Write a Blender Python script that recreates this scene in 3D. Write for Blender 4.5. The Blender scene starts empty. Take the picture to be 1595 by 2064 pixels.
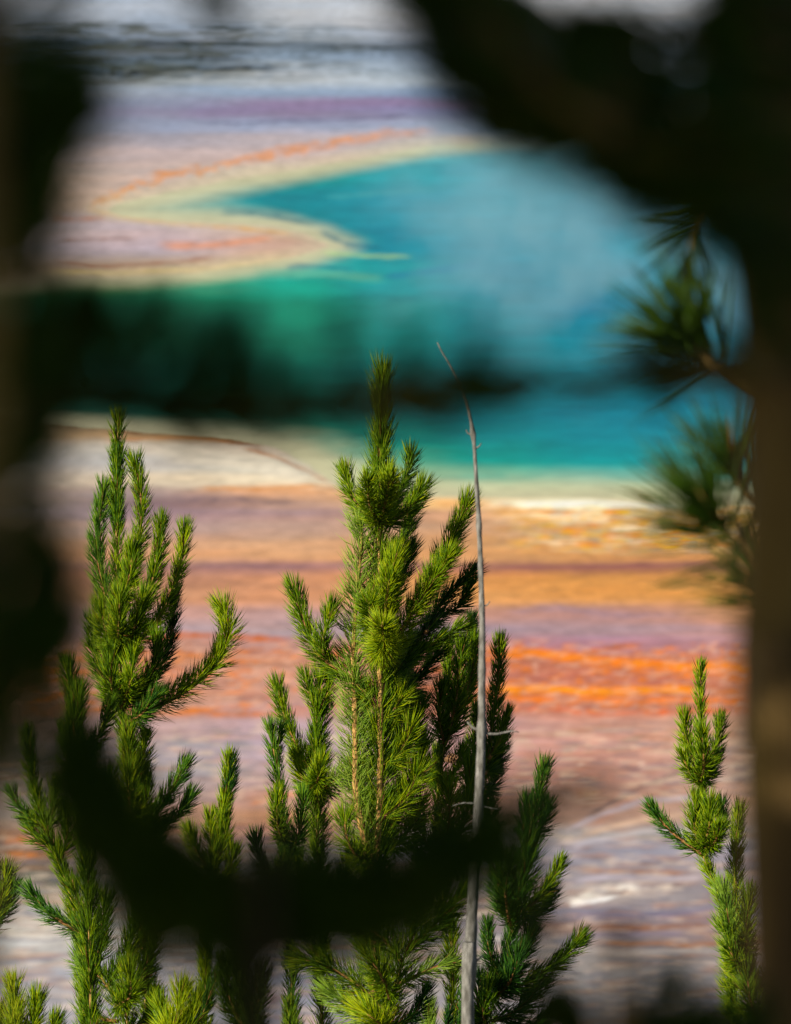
import bpy, math, random
import numpy as np
from mathutils import Vector
R = math.radians
sc = bpy.context.scene
COL = sc.collection
rng = np.random.default_rng(7)
random.seed(7)

# ---------------------------------------------------------------- camera
CAM = np.array([0.0, 0.0, 35.0]); PITCH = R(8.0)
SCL = 15950.0                     # photo pixels per unit of tangent
FOCUS = 20.0
cd = bpy.data.cameras.new('camera'); cam = bpy.data.objects.new('camera', cd); COL.objects.link(cam)
cam.location = CAM; cam.rotation_euler = (R(90) - PITCH, 0, 0)
cd.sensor_fit = 'HORIZONTAL'; cd.sensor_width = 36; cd.lens = 360
cd.clip_start = 0.1; cd.clip_end = 20000
cd.dof.use_dof = True; cd.dof.focus_distance = FOCUS; cd.dof.aperture_fstop = 360 / 18.0
sc.camera = cam
# ---------------------------------------------------------------- sky and sun
SUN = np.array([-0.69, -0.56, 0.54]); SUN = SUN / np.linalg.norm(SUN)
w = bpy.data.worlds.new('World'); sc.world = w; w.use_nodes = True
nt = w.node_tree; bg = nt.nodes['Background']
sky = nt.nodes.new('ShaderNodeTexSky'); sky.sky_type = 'NISHITA'; sky.sun_disc = False
sky.sun_elevation = math.asin(SUN[2]); sky.sun_rotation = math.atan2(SUN[0], SUN[1])
nt.links.new(sky.outputs[0], bg.inputs[0]); bg.inputs[1].default_value = 0.05
sl = bpy.data.lights.new('sun', 'SUN'); sl.energy = 5.0; sl.angle = R(0.5); sl.color = (1.0, 0.90, 0.74)
so = bpy.data.objects.new('sun', sl); COL.objects.link(so)
so.rotation_euler = Vector(SUN).to_track_quat('Z', 'Y').to_euler()
sc.view_settings.view_transform = 'Standard'; sc.view_settings.look = 'None'
sc.view_settings.exposure = 0.35; sc.view_settings.gamma = 1.0

FWD = np.array([0, math.cos(PITCH), -math.sin(PITCH)]); UP = np.array([0, math.sin(PITCH), math.cos(PITCH)])
RT = np.array([1.0, 0, 0])
def P(u, v, d):
    """point at photo position (u, v), d metres along the view axis"""
    return CAM + d * (FWD + RT * (u - 797.5) / SCL + UP * (1032 - v) / SCL)

# ---------------------------------------------------------------- tagging
def tag(o, label=None, cat=None, group=None, kind=None):
    if label: o['label'] = label
    if cat: o['category'] = cat
    if group: o['group'] = group
    if kind: o['kind'] = kind
    return o
def empty(name, loc, label, cat, group=None):
    o = bpy.data.objects.new(name, None); COL.objects.link(o); o.location = loc
    o.empty_display_size = 0.1
    return tag(o, label, cat, group)

def mesh_obj(name, V, F4, F3, mat, parent=None, origin=None, smooth=True, val=None, colr=None):
    me = bpy.data.meshes.new(name)
    V = np.asarray(V, dtype=np.float64)
    if parent is not None: V = V - np.array(parent.matrix_basis.translation if parent.parent is None else parent['_o'])
    nv = len(V); n4 = len(F4); n3 = len(F3)
    me.vertices.add(nv); me.vertices.foreach_set('co', V.astype(np.float32).ravel())
    me.loops.add(n4 * 4 + n3 * 3); me.polygons.add(n4 + n3)
    li = np.concatenate([np.asarray(F4, dtype=np.int32).ravel(), np.asarray(F3, dtype=np.int32).ravel()]).astype(np.int32)
    me.loops.foreach_set('vertex_index', li)
    ls = np.concatenate([np.arange(n4) * 4, n4 * 4 + np.arange(n3) * 3]).astype(np.int32)
    me.polygons.foreach_set('loop_start', ls)
    me.polygons.foreach_set('use_smooth', np.full(n4 + n3, smooth))
    me.update(calc_edges=True)
    if val is not None:
        a = me.attributes.new('tint', 'FLOAT', 'POINT'); a.data.foreach_set('value', np.asarray(val, dtype=np.float32))
    if colr is not None:
        a = me.attributes.new('ground_colour', 'FLOAT_COLOR', 'POINT')
        c = np.ones((nv, 4), dtype=np.float32); c[:, :3] = colr; a.data.foreach_set('color', c.ravel())
    me.materials.append(mat)
    o = bpy.data.objects.new(name, me); COL.objects.link(o)
    if parent is not None: o.parent = parent
    return o

# ---------------------------------------------------------------- materials
def new_mat(name):
    m = bpy.data.materials.new(name); m.use_nodes = True
    return m, m.node_tree, m.node_tree.nodes['Principled BSDF']
def node(t, typ, **kw):
    n = t.nodes.new(typ)
    for k, v in kw.items(): setattr(n, k, v)
    return n
def ramp(t, stops):
    n = t.nodes.new('ShaderNodeValToRGB'); e = n.color_ramp.elements
    while len(e) < len(stops): e.new(0.5)
    for x, (p, c) in zip(e, stops): x.position = p; x.color = (*c, 1)
    return n
def needle_mat(name, dark, mid, light, dead=(0.20, 0.09, 0.02), trans=0.17):
    m, t, b = new_mat(name)
    a = node(t, 'ShaderNodeAttribute', attribute_name='tint')
    r = ramp(t, [(0.0, dark), (0.45, mid), (0.93, light), (0.975, dead)])
    t.links.new(a.outputs['Fac'], r.inputs[0]); t.links.new(r.outputs[0], b.inputs['Base Color'])
    b.inputs['Roughness'].default_value = 0.42; b.inputs['Specular IOR Level'].default_value = 0.14
    tr = node(t, 'ShaderNodeBsdfTranslucent'); t.links.new(r.outputs[0], tr.inputs[0])
    mx = node(t, 'ShaderNodeMixShader'); mx.inputs[0].default_value = trans
    t.links.new(b.outputs[0], mx.inputs[1]); t.links.new(tr.outputs[0], mx.inputs[2])
    t.links.new(mx.outputs[0], t.nodes['Material Output'].inputs[0])
    return m
def bark_mat(name, c1, c2, c3, scale=90):
    m, t, b = new_mat(name)
    tc = node(t, 'ShaderNodeTexCoord'); mp = node(t, 'ShaderNodeMapping'); mp.inputs['Scale'].default_value = (1, 1, 0.35)
    n = node(t, 'ShaderNodeTexNoise'); n.inputs['Scale'].default_value = scale; n.inputs['Detail'].default_value = 6
    t.links.new(tc.outputs['Object'], mp.inputs[0]); t.links.new(mp.outputs[0], n.inputs[0])
    r = ramp(t, [(0.35, c1), (0.52, c2), (0.68, c3)])
    t.links.new(n.outputs[0], r.inputs[0]); t.links.new(r.outputs[0], b.inputs['Base Color'])
    bm = node(t, 'ShaderNodeBump'); bm.inputs['Strength'].default_value = 0.8; bm.inputs['Distance'].default_value = 0.004
    t.links.new(n.outputs[0], bm.inputs['Height']); t.links.new(bm.outputs[0], b.inputs['Normal'])
    b.inputs['Roughness'].default_value = 0.85
    return m
M_NEEDLE = needle_mat('pine_needles_fresh', (0.012, 0.050, 0.002), (0.14, 0.27, 0.003), (0.46, 0.53, 0.005))
M_NEEDLE_B = needle_mat('pine_needles_cool', (0.008, 0.042, 0.007), (0.06, 0.19, 0.012), (0.28, 0.42, 0.02))
M_NEEDLE_P = needle_mat('pine_needles_pale', (0.10, 0.21, 0.02), (0.24, 0.39, 0.03), (0.44, 0.56, 0.08))
M_NEEDLE_D = needle_mat('pine_needles_shaded', (0.018, 0.045, 0.003), (0.05, 0.10, 0.005), (0.14, 0.20, 0.008), trans=0.2)  # darkened needle copy, shade painted into its colour
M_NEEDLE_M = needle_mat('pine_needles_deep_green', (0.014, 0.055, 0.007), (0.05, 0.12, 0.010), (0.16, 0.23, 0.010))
M_BARK = bark_mat('young_pine_bark', (0.14, 0.06, 0.015), (0.42, 0.23, 0.06), (0.70, 0.44, 0.14), 160)
M_TWIG = bark_mat('pine_twig_bark', (0.16, 0.06, 0.015), (0.33, 0.15, 0.04), (0.45, 0.22, 0.07), 220)
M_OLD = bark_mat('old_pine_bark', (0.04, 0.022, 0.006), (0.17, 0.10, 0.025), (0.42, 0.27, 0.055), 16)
M_DARKWOOD = bark_mat('shaded_bough_bark', (0.012, 0.010, 0.004), (0.03, 0.022, 0.008), (0.05, 0.035, 0.012), 60)  # bark copy darkened, with the near bough's shade in its colour
M_DEAD = bark_mat('weathered_dead_wood', (0.10, 0.095, 0.08), (0.19, 0.185, 0.165), (0.30, 0.29, 0.265), 120)
M_BUD = bark_mat('pine_bud', (0.30, 0.10, 0.05), (0.45, 0.18, 0.08), (0.55, 0.28, 0.14), 300)
M_CONE = bark_mat('pine_cone_scales', (0.06, 0.03, 0.012), (0.20, 0.10, 0.04), (0.33, 0.18, 0.08), 300)

# ---------------------------------------------------------------- curves, stems, needles
def smooth_curve(pts, step=0.012):
    pts = np.asarray(pts, dtype=float)
    p = np.vstack([2 * pts[0] - pts[1], pts, 2 * pts[-1] - pts[-2]])
    out = []
    for i in range(1, len(p) - 2):
        n = max(2, int(np.linalg.norm(p[i + 1] - p[i]) / step))
        t = np.linspace(0, 1, n, endpoint=False)[:, None]
        a, b, c, d = p[i - 1], p[i], p[i + 1], p[i + 2]
        out.append(0.5 * ((2 * b) + (-a + c) * t + (2 * a - 5 * b + 4 * c - d) * t ** 2 + (-a + 3 * b - 3 * c + d) * t ** 3))
    out.append(pts[-1][None])
    return np.vstack(out)
def frames(C):
    T = np.gradient(C, axis=0); T /= np.linalg.norm(T, axis=1)[:, None] + 1e-12
    ref = np.where(np.abs(T[:, 2:3]) > 0.9, np.array([[0, 1.0, 0]]), np.array([[0, 0, 1.0]]))
    ref = np.tile(np.array([[0.13, 0.99, 0.05]]), (len(T), 1)) if np.mean(np.abs(T[:, 1])) < 0.8 else np.tile(np.array([[1.0, 0.1, 0.05]]), (len(T), 1))
    A = np.cross(T, ref); A /= np.linalg.norm(A, axis=1)[:, None]
    B = np.cross(T, A)
    return T, A, B
def arclen(C):
    return np.concatenate([[0], np.cumsum(np.linalg.norm(np.diff(C, axis=0), axis=1))])
def tube(C, rad, seg=8, rough=0.0):
    T, A, B = frames(C); n = len(C)
    a = np.arange(seg) * 2 * math.pi / seg
    rr = rad[:, None] * (1 + rough * rng.normal(size=(n, seg)))
    V = C[:, None] + rr[..., None] * (np.cos(a)[None, :, None] * A[:, None] + np.sin(a)[None, :, None] * B[:, None])
    V = V.reshape(-1, 3)
    i = np.arange(n - 1)[:, None] * seg; j = np.arange(seg)[None]; k = (np.arange(seg) + 1) % seg
    F = np.stack([i + j, i + k[None], i + seg + k[None], i + seg + j], -1).reshape(-1, 4)
    V = np.vstack([V, C[-1][None], C[0][None]])
    top = n * seg; e = (n - 1) * seg
    F3 = np.array([[e + q, e + (q + 1) % seg, top] for q in range(seg)] + [[(q + 1) % seg, q, top + 1] for q in range(seg)])
    return V, F, F3
def needles(C, L, dens, ang0, ang1, w, rad=None, t0=0.0, t1=1.0, side=None, tint=0.0, tipfan=14, jit=0.14, curve=0.35):
    """arrays of needle prisms round curve C. ang0/ang1: degrees off the stem at base / tip."""
    s = arclen(C); tot = s[-1]; T, A, B = frames(C)
    n = int(dens * tot * (t1 - t0) / 2) * 2 + tipfan
    q = np.repeat(rng.uniform(t0, t1, n // 2), 2)
    ntip = tipfan // 2 * 2
    q[:ntip] = rng.uniform(max(t0, t1 - 0.015 / max(tot, .03)), t1, ntip)
    n = len(q)
    idx = np.clip(np.searchsorted(s, q * tot) - 1, 0, len(C) - 2)
    f = ((q * tot - s[idx]) / (s[idx + 1] - s[idx] + 1e-9))[:, None]
    base = C[idx] * (1 - f) + C[idx + 1] * f; t = T[idx]; a = A[idx]; b = B[idx]
    ph = np.repeat(rng.uniform(0, 2 * math.pi, n // 2), 2) + rng.normal(0, 0.16, n)
    radial = np.cos(ph)[:, None] * a + np.sin(ph)[:, None] * b
    if side is not None:
        sd = np.asarray(side, float)
        radial = radial + 0.75 * sd; radial -= (radial * t).sum(1)[:, None] * t
        radial /= np.linalg.norm(radial, axis=1)[:, None] + 1e-9
    an = np.radians(ang0 + (ang1 - ang0) * np.clip(q, 0, 1)) + np.repeat(rng.normal(0, jit, n // 2), 2) + rng.normal(0, 0.07, n)
    an[:ntip] *= rng.uniform(0.15, 1.0, ntip)
    d = np.cos(an)[:, None] * t + np.sin(an)[:, None] * radial
    if rad is not None:
        rr = np.interp(q * tot, s, rad)[:, None]; base = base + radial * rr * 0.7
    ll = (L * rng.uniform(0.82, 1.10, n))[:, None]
    mid = base + d * ll * 0.52
    d2 = d + curve * t + rng.normal(0, 0.06, (n, 3)); d2 /= np.linalg.norm(d2, axis=1)[:, None]
    tip = mid + d2 * ll * 0.5
    x = np.cross(d, rng.normal(size=(n, 3))); x /= np.linalg.norm(x, axis=1)[:, None]
    y = np.cross(d, x); V = np.empty((n, 7, 3)); hw = w / 2
    for k in range(3):
        ca, sa = math.cos(k * 2.094), math.sin(k * 2.094)
        off = (ca * x + sa * y) * hw
        V[:, k] = base + off * 0.7; V[:, 3 + k] = mid + off
    V[:, 6] = tip
    o = np.arange(n)[:, None, None] * 7
    F4 = (np.array([[0, 1, 4, 3], [1, 2, 5, 4], [2, 0, 3, 5]])[None] + o).reshape(-1, 4)
    F3 = (np.array([[3, 4, 6], [4, 5, 6], [5, 3, 6]])[None] + o).reshape(-1, 3)
    g = np.clip(rng.normal(0.45 + tint, 0.22, n), 0.0, 0.93); g[rng.random(n) < 0.018] = 1.0
    return V.reshape(-1, 3), F4, F3, np.repeat(g, 7)
def merge(parts):
    V = []; F4 = []; F3 = []; G = []; o = 0
    for p in parts:
        V.append(p[0]); F4.append(p[1] + o); F3.append(p[2] + o); o += len(p[0])
        if len(p) > 3: G.append(p[3])
    return np.vstack(V), np.vstack(F4), np.vstack(F3), (np.concatenate(G) if G else None)
def bud_mesh(p, d, r, L):
    n = 7; s = np.linspace(0, 1, n); C = p[None] + d[None] * (s[:, None] * L)
    rad = r * np.array([0.7, 1.0, 1.0, 0.85, 0.6, 0.3, 0.08])
    return tube(C, rad, 7)

PXM = SCL / FOCUS; NL = 1.06; ND = 2.0; NW = 0.95
def shoot(parent, pts, d=20.0, r=3.0, r1=None, L=46, dens=900, a0=42, a1=28, w=1.9, t0=0.05, side=None, tint=0.0,
          mat=None, wood=None, bud=False, name='branch', label=None, real=False, tipfan=36, segs=8, rough=0.06, curve=0.35, nbuds=None, extra=None):
    """one woody shoot with its needles. pts: photo positions (u, v[, depth offset]); r, L in photo pixels at the focus distance, w in mm"""
    Q = [np.array(p) for p in pts] if real else [P(p[0], p[1], d + (p[2] if len(p) > 2 else 0)) for p in pts]
    if extra is not None: Q = [np.array(extra)] + Q
    C = smooth_curve(Q, step=0.012 if len(Q) < 9 else 0.02)
    s = arclen(C) / arclen(C)[-1]
    k = 1.0 / PXM
    r0 = r * 1.15 * k; re = (r1 if r1 is not None else max(1.3, r * 0.45)) * k
    rad = r0 + (re - r0) * s
    V, F4, F3 = tube(C, rad, segs, rough)
    st = mesh_obj(name, V, F4, F3, wood or M_TWIG, parent)
    if label: st['label'] = label
    st['_o'] = list(parent.location)
    if dens > 0:
        tint = tint + random.uniform(-.13, .10)
        nv = needles(C, L * k * NL, dens * ND, a0, a1, w * NW / 1000, rad, t0, 1.0, side, tint, tipfan, curve=curve)
        mesh_obj('needles', nv[0], nv[1], nv[2], mat or M_NEEDLE, st, val=nv[3])
    if bud:
        T = C[-1] - C[-3]; T /= np.linalg.norm(T)
        V, F4, F3 = bud_mesh(C[-1] - T * 0.003, T, 0.0042, 0.026)
        mesh_obj('bud', V, F4, F3, M_BUD, st)
    return st

# ---------------------------------------------------------------- terrain
def ground_z(y):
    return max(0.0, 33.4 - 0.27 * y) if y < 124 else 0.0

def srgb(h):
    if isinstance(h, str): h = [int(h[i:i + 2], 16) for i in (0, 2, 4)]
    c = np.array(h, float) / 255
    return np.where(c < 0.04045, c / 12.92, ((c + 0.055) / 1.055) ** 2.4)

def vnoise(x, y, seed):
    xi = np.floor(x).astype(np.int64); yi = np.floor(y).astype(np.int64); fx = x - xi; fy = y - yi
    fx = fx * fx * (3 - 2 * fx); fy = fy * fy * (3 - 2 * fy)
    def h(a, b):
        n = (a * 374761393 + b * 668265263 + seed * 974711) & 0xffffffff
        n = ((n ^ (n >> 13)) * 1274126177) & 0xffffffff
        return ((n ^ (n >> 16)) & 0xffff) / 65535.0
    return (h(xi, yi) * (1 - fx) + h(xi + 1, yi) * fx) * (1 - fy) + (h(xi, yi + 1) * (1 - fx) + h(xi + 1, yi + 1) * fx) * fy
def fbm(x, y, seed, o=4):
    s = 0; a = 0.5; t = 0
    for i in range(o):
        s = s + a * vnoise(x * 2 ** i, y * 2 ** i, seed + i * 17); t += a; a *= 0.55
    return s / t
def sstep(a, b, x):
    t = np.clip((x - a) / (b - a), 0, 1); return t * t * (3 - 2 * t)
def seg_dist(u, v, pts, ky):
    """signed-less distance to polyline with v stretched ky times"""
    best = np.full(u.shape, 1e9); tt = np.zeros(u.shape)
    n = len(pts) - 1
    for i in range(n):
        ax, ay = pts[i][0], pts[i][1] * ky; bx, by = pts[i + 1][0], pts[i + 1][1] * ky
        dx, dy = bx - ax, by - ay
        t = np.clip(((u - ax) * dx + (v * ky - ay) * dy) / (dx * dx + dy * dy), 0, 1)
        dd = np.hypot(u - ax - t * dx, v * ky - ay - t * dy)
        m = dd < best; best = np.where(m, dd, best); tt = np.where(m, (i + t) / n, tt)
    return best, tt
def inside(u, v, poly):
    c = np.zeros(u.shape, bool); n = len(poly)
    for i in range(n):
        x1, y1 = poly[i]; x2, y2 = poly[(i + 1) % n]
        if y1 == y2: continue
        m = ((y1 > v) != (y2 > v)) & (u < (x2 - x1) * (v - y1) / (y2 - y1) + x1)
        c ^= m
    return c

POOL = [(2400, 210), (1595, 235), (1200, 268), (1000, 284), (860, 296), (720, 322), (590, 344), (470, 362), (340, 388), (235, 412), (218, 424), (250, 436), (350, 446),
        (470, 450), (560, 456), (620, 470), (668, 494), (640, 506), (590, 520), (500, 536), (400, 552), (280, 562), (150, 566), (60, 570), (-100, 590),
        (-300, 640), (-500, 760), (-200, 850), (100, 852), (300, 868), (470, 880), (560, 900), (620, 935), (690, 982), (800, 998), (1000, 1002),
        (1200, 1004), (1400, 1010), (1595, 1018), (2400, 1040)]

def grid_lerp(u, v, U, Vr, Cg):
    Cg = np.array(Cg)
    ui = np.clip(np.searchsorted(U, u) - 1, 0, len(U) - 2); vi = np.clip(np.searchsorted(Vr, v) - 1, 0, len(Vr) - 2)
    U = np.array(U, float); Vr = np.array(Vr, float)
    fu = np.clip((u - U[ui]) / (U[ui + 1] - U[ui]), 0, 1); fv = np.clip((v - Vr[vi]) / (Vr[vi + 1] - Vr[vi]), 0, 1)
    fu = fu * fu * (3 - 2 * fu); fv = fv * fv * (3 - 2 * fv)
    fu = fu[..., None]; fv = fv[..., None]
    return (Cg[vi, ui] * (1 - fu) + Cg[vi, ui + 1] * fu) * (1 - fv) + (Cg[vi + 1, ui] * (1 - fu) + Cg[vi + 1, ui + 1] * fu) * fv

#            u:   0        300       600       900       1200      1595
LAND_U = [0, 300, 600, 900, 1200, 1595]
LAND = {
  -160: 'a9b3c0 b2bcc8 b9c2cd c0c8d2 c6ccd4 c6ccd4',
   20: 'a0a8b4 aab6c8 b4bcc8 c8ccd4 c4c8d0 c0c4cc',
   70: '808890 8e9cb0 a8b4c4 b8bcc8 b4bac6 b0b6c2',
   95: '3c443c 5a6470 7e8c9c 8492a6 8a98aa 8a98aa',
  118: '4a5040 6a7480 8c9cb0 98a8c0 98a8c0 98a8c0',
  140: '34382c 5c6460 a2aebc aabace a8b8cc a8b8cc',
  165: '6a7070 9aa2a8 b6c0cc b0bece a4b4c8 a4b4c8',
  190: '808890 98a4b8 90a4c0 8498b8 8ca0b8 90a4bc',
  212: '888c98 9098b0 9084a8 8c80a4 9888a0 9890a4',
  232: '8c909c 8c8ca8 8c84a4 888cae 909cb4 98a0b4',
  255: '9498a4 909ab4 98a2be a0aac4 a4b0c4 a4b0c4',
  285: 'a09ca0 a4a2b0 b8b0b8 b6b0b4 a8b4b4 a8b4b4',
  320: 'a89c98 bcaeb0 c4b4b4 bcb8ac b0b8a8 b0b8a8',
  350: 'a89888 c0b0ac c8bca8 bcb8a4 b0b8a0 b0b8a0',
  420: 'b09c8c c8b0a0 c8c0a8 c0bca4 b8b8a0 b0b8a0',
  455: 'a89c9c c0b0b4 c8b8a4 c8c0a4 b8b8a0 b0b8a0',
  500: 'a8a0a8 b8acb8 c8a898 c8c0a0 b8b8a0 b0b8a0',
  545: 'b09888 b8a490 c4b088 c8c0a0 b8b8a0 b0b8a0',
  640: 'b09878 b8a480 c0b088 c8c0a0 b8b8a0 b0b8a0',
  850: '907860 a88c68 a89070 c8c0a0 c8c0a0 c0c0a0',
  880: 'a08c74 c8a880 b08860 c8c0a0 c8c0a0 c0c0a0',
  905: 'a49c94 c8c0b4 d8ccbc a89c80 c8c0a0 c0c0a0',
  940: 'b0a8a4 bcb8b4 e0dac8 b8a890 d0c8a8 c8c4a0',
  975: 'b0a49c ccc0ac e4d8c0 d0c0a0 e0d8bc d8c8a8',
 1000: 'a89890 a89490 d8a884 e4cca0 f0e8cc f0e0c0',
 1020: 'a09898 8c7884 b89c94 e0bc90 fff8e4 f0d8a8',
 1040: 'a8a0a8 9c8898 a89098 c4a08c e8d4b8 d8b868',
 1070: 'b0a098 b09ca0 b49c98 c0a08c c8a680 c8a058',
 1105: 'b89c88 c4a08c c8a48c c49c7c c8a074 c09060',
 1130: 'b89884 c8a088 cca488 c89c78 c49870 c49068',
 1150: 'a08478 a07c80 a8848c a87c74 a07068 a88068',
 1172: 'a88878 b08880 c49480 cc9c74 cc9868 cc9c70',
 1210: 'b09080 bc9484 c89884 d0a078 cc9c70 d0a070',
 1245: 'a89498 b89ca8 b498a4 b89494 b08c94 c89c80',
 1280: 'a890a0 b0a0b8 a89cb4 a494b0 a894ac b894a0',
 1305: 'a88c88 b89088 b89090 b08890 b08498 b89098',
 1340: 'b08c78 c08c74 c09080 b87868 c4806c c88868',
 1375: 'a88478 bc9088 c09890 b88078 c48070 c48874',
 1410: 'a88878 c09484 c49c94 c48068 c88064 c48870',
 1440: 'a88474 b8948c bc9498 c08c84 c48c80 c09080',
 1470: 'a88c84 b8a0a8 b8a4b8 c09ca4 c49c98 c8a898',
 1520: 'a09090 a8a0b0 b4a4b8 c09ca4 c49894 ccb0a0',
 1570: '98908c a09ca8 b8a0a8 c09490 c0948c a09094',
 1620: '989090 a8989c c49c94 b88c84 a88880 c4a090',
 1655: 'a09490 b8988c c8987c b08c84 a88c84 b8a098',
 1690: 'a88878 b89080 c0948c a8a0a4 a4a0a8 9c98a0',
 1730: '907460 9c8880 a09890 a09ca4 9c98a4 9c98a4',
 1775: '6c6c60 808078 908c84 988c90 a0989c a09498',
 1820: '9c9c94 a09c94 988c80 a89c98 b0a4a0 847c84',
 1850: 'b0aca8 a4a098 908880 989094 908c9c 8c8898',
 1880: 'ccc8c0 c0bcb4 948c84 98949c a08478 94888c',
 1905: 'c8c4c0 c0bcb8 989490 989494 8c8890 a08070',
 1935: 'b4b4b4 b4b4b8 94949c 9c948c 8c8888 9c9090',
 1980: 'acacb4 acacb4 9494a0 a09c9c a8a4a4 98949c',
 2064: 'a8a8b0 a8a8b0 9898a4 a4a0a4 a09ca0 94909c',
}
WATER_U = [0, 200, 400, 600, 800, 1000, 1200, 1400, 1595]
WATER = {
  240: '5e9ca4 5e9ca4 5e9ca4 5e9ca4 5a9aa2 5896a0 4c8c98 408090 408090',
  300: '68a098 68a098 68a098 68a098 569898 4c949e 3e8894 307c8c 307c8c',
  350: '609890 609890 609890 3c847c 348a92 3a8e9c 207c8c 287888 287888',
  400: '609890 609890 4a9494 18747e 1c7c8c 2c8898 1c7c90 288090 288090',
  450: '609890 609890 609890 207880 207c8c 2c8898 288498 2c8498 2c8090',
  500: '609890 609890 609890 60988c 207c8c 207c90 2c8498 308498 2c8090',
  540: '809c70 809c70 78a080 50988c 208488 1c7c90 247c90 2c7c94 2c7c90',
  575: '3c6840 487848 4c9070 30907c 108084 087888 1c7c90 247890 247890',
  620: '0c4c34 0c5c40 00684c 08785f 00726c 00727e 147890 207490 207490',
  680: '0c3c28 085038 005840 007058 00706a 007078 107484 187488 187488',
  760: '00402c 00483c 005848 006c5c 006c68 006c74 007480 007080 006c80',
  820: '00483c 005444 006050 007060 006a6c 006c74 007080 00788c 007888',
  870: '506850 506850 3c6450 387c64 007468 007074 007480 007888 107c88',
  920: '708870 708870 708870 809070 4c8870 187c74 107e82 1c8088 3c8c88',
  960: '90a080 90a080 90a080 90a080 8ca884 60a088 589c90 609c94 609c90',
  990: 'b8b890 b8b890 b8b890 b8b890 b0b48c a0b894 a0b898 a8bc9c a0b898',
 1015: 'd0c8a0 d0c8a0 d0c8a0 d0c8a0 d0c8a0 d0ccA4 d0cca4 d0cca4 d0cca4',
}
def table(dct): return list(dct.keys()), [[srgb(h) for h in r.split()] for r in dct.values()]

ALB = 1.0 / 1.05          # converts seen colour to base colour under this sun
def streak(col, u, v, pts, hw, hexc, amt, ky=1.0, rag=0.6, sc_=(60, 9), seed=1, taper=True, thr=0.0):
    m0, m1 = min(p[1] for p in pts) - hw * 4 - 20, max(p[1] for p in pts) + hw * 4 + 20
    m = (v > m0) & (v < m1)
    if not m.any(): return
    uu, vv = u[m], v[m]
    n = fbm(uu / sc_[0], vv / sc_[1], seed); n2 = fbm(uu / 14, vv / 5, seed + 50)
    vv2 = vv + (n - 0.5) * hw * rag * 3
    dd, t = seg_dist(uu, vv2, pts, ky)
    k = sstep(hw, hw * 0.3, dd) * (1 - rag * 0.8 * sstep(0.35, 0.7, n2))
    if thr: k = k * sstep(thr, thr + 0.15, n2)
    if taper: k = k * sstep(0, 0.15, t) * sstep(1, 0.85, t)
    k = (k * amt)[:, None]
    col[m] = col[m] * (1 - k) + srgb(hexc)[None] * k

def world_to_uv(x, y, z=0.0):
    d = np.stack([x - CAM[0], y - CAM[1], np.full_like(x, z - CAM[2])], -1)
    f = d @ FWD; return 797.5 + SCL * (d @ RT) / f, 1032 - SCL * (d @ UP) / f

# plain: rows spread so that the far ones are wider apart
H = CAM[2]
def y_of_v(v):
    ang = PITCH + math.atan((v - 1032) / SCL); return H / math.tan(ang)
ys_d = [y_of_v(v) for v in np.arange(2180, -170, -3.5)]
ys = np.array([60, 100, 120, 135, 148] + ys_d + [640, 900, 1500, 3000, 8000], float)
xd = np.arange(-29, 29.01, 0.13)
xs = np.concatenate([[-6000, -2000, -600, -200, -90, -50, -36], xd, [36, 50, 90, 200, 600, 2000, 6000]])
X, Y = np.meshgrid(xs, ys); U, V = world_to_uv(X.ravel(), Y.ravel()); 
Uw = U + (fbm(U / 90, V / 22, 3) - 0.5) * 26; Vw = V + (fbm(U / 130, V / 26, 4) - 0.5) * 13 + (fbm(U / 30, V / 8, 14) - 0.5) * 3.5
dist, _ = seg_dist(U + (fbm(U / 45, V / 12, 8) - 0.5) * 14, V + (fbm(U / 60, V / 14, 9) - 0.5) * 5, POOL + [POOL[0]], 3.0)
ins = inside(U + (fbm(U / 45, V / 12, 8) - 0.5) * 14, V + (fbm(U / 60, V / 14, 9) - 0.5) * 5, POOL)
sd = np.where(ins, -dist, dist)          # negative inside the pool
vr, cg = table(LAND); col = grid_lerp(Uw, Vw, LAND_U, vr, cg)
# layered mineral banding
b1 = fbm(U / 260, V / 7, 21, 5) - 0.5; b2 = fbm(U / 70, V / 5, 31, 4) - 0.5
col = col * (1 + 0.26 * b1 + 0.16 * b2)[:, None]
tintn = (fbm(U / 200, V / 14, 41) - 0.5)[:, None]
col = col * (1 + tintn * np.array([[0.16, -0.02, -0.2]]))
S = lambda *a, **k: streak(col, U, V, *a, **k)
# far dark marks
S([(0, 95), (250, 92), (420, 88), (700, 98), (900, 100)], 5, '20261e', 1.0, seed=2)
S([(0, 122), (200, 128), (380, 118), (520, 128)], 5, '20261e', 0.9, seed=3)
S([(0, 150), (250, 152), (400, 140), (600, 142)], 7, '1c1e14', 1.0, seed=4)
S([(350, 105), (600, 112), (850, 108)], 10, '56646e', 0.7, seed=5, thr=0.42)
S([(60, 175), (200, 170), (330, 160)], 8, '5a5240', 0.6, seed=6)
S([(380, 255), (520, 250), (700, 243), (850, 236)], 4, '6a6a88', 0.7, seed=7)
S([(330, 240), (520, 222), (720, 210), (900, 205)], 14, '8e80a6', 0.5, seed=8, rag=0.3)
mf = sstep(35, 60, V) * sstep(185, 150, V) * sstep(1000, 300, U)
for f_, h_, a_ in ((fbm(U / 90, V / 6, 80, 4), '3c443c', .85), (fbm(U / 60, V / 5, 81, 4), '6a7c90', .6), (fbm(U / 70, V / 5, 82, 3), '4a4a2c', .6)):
    kk = (mf * sstep(.54, .64, f_) * a_)[:, None]; col = col * (1 - kk) + srgb(h_)[None] * kk
S = lambda *a, **k: streak(col, U, V, *a, **k)
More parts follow.
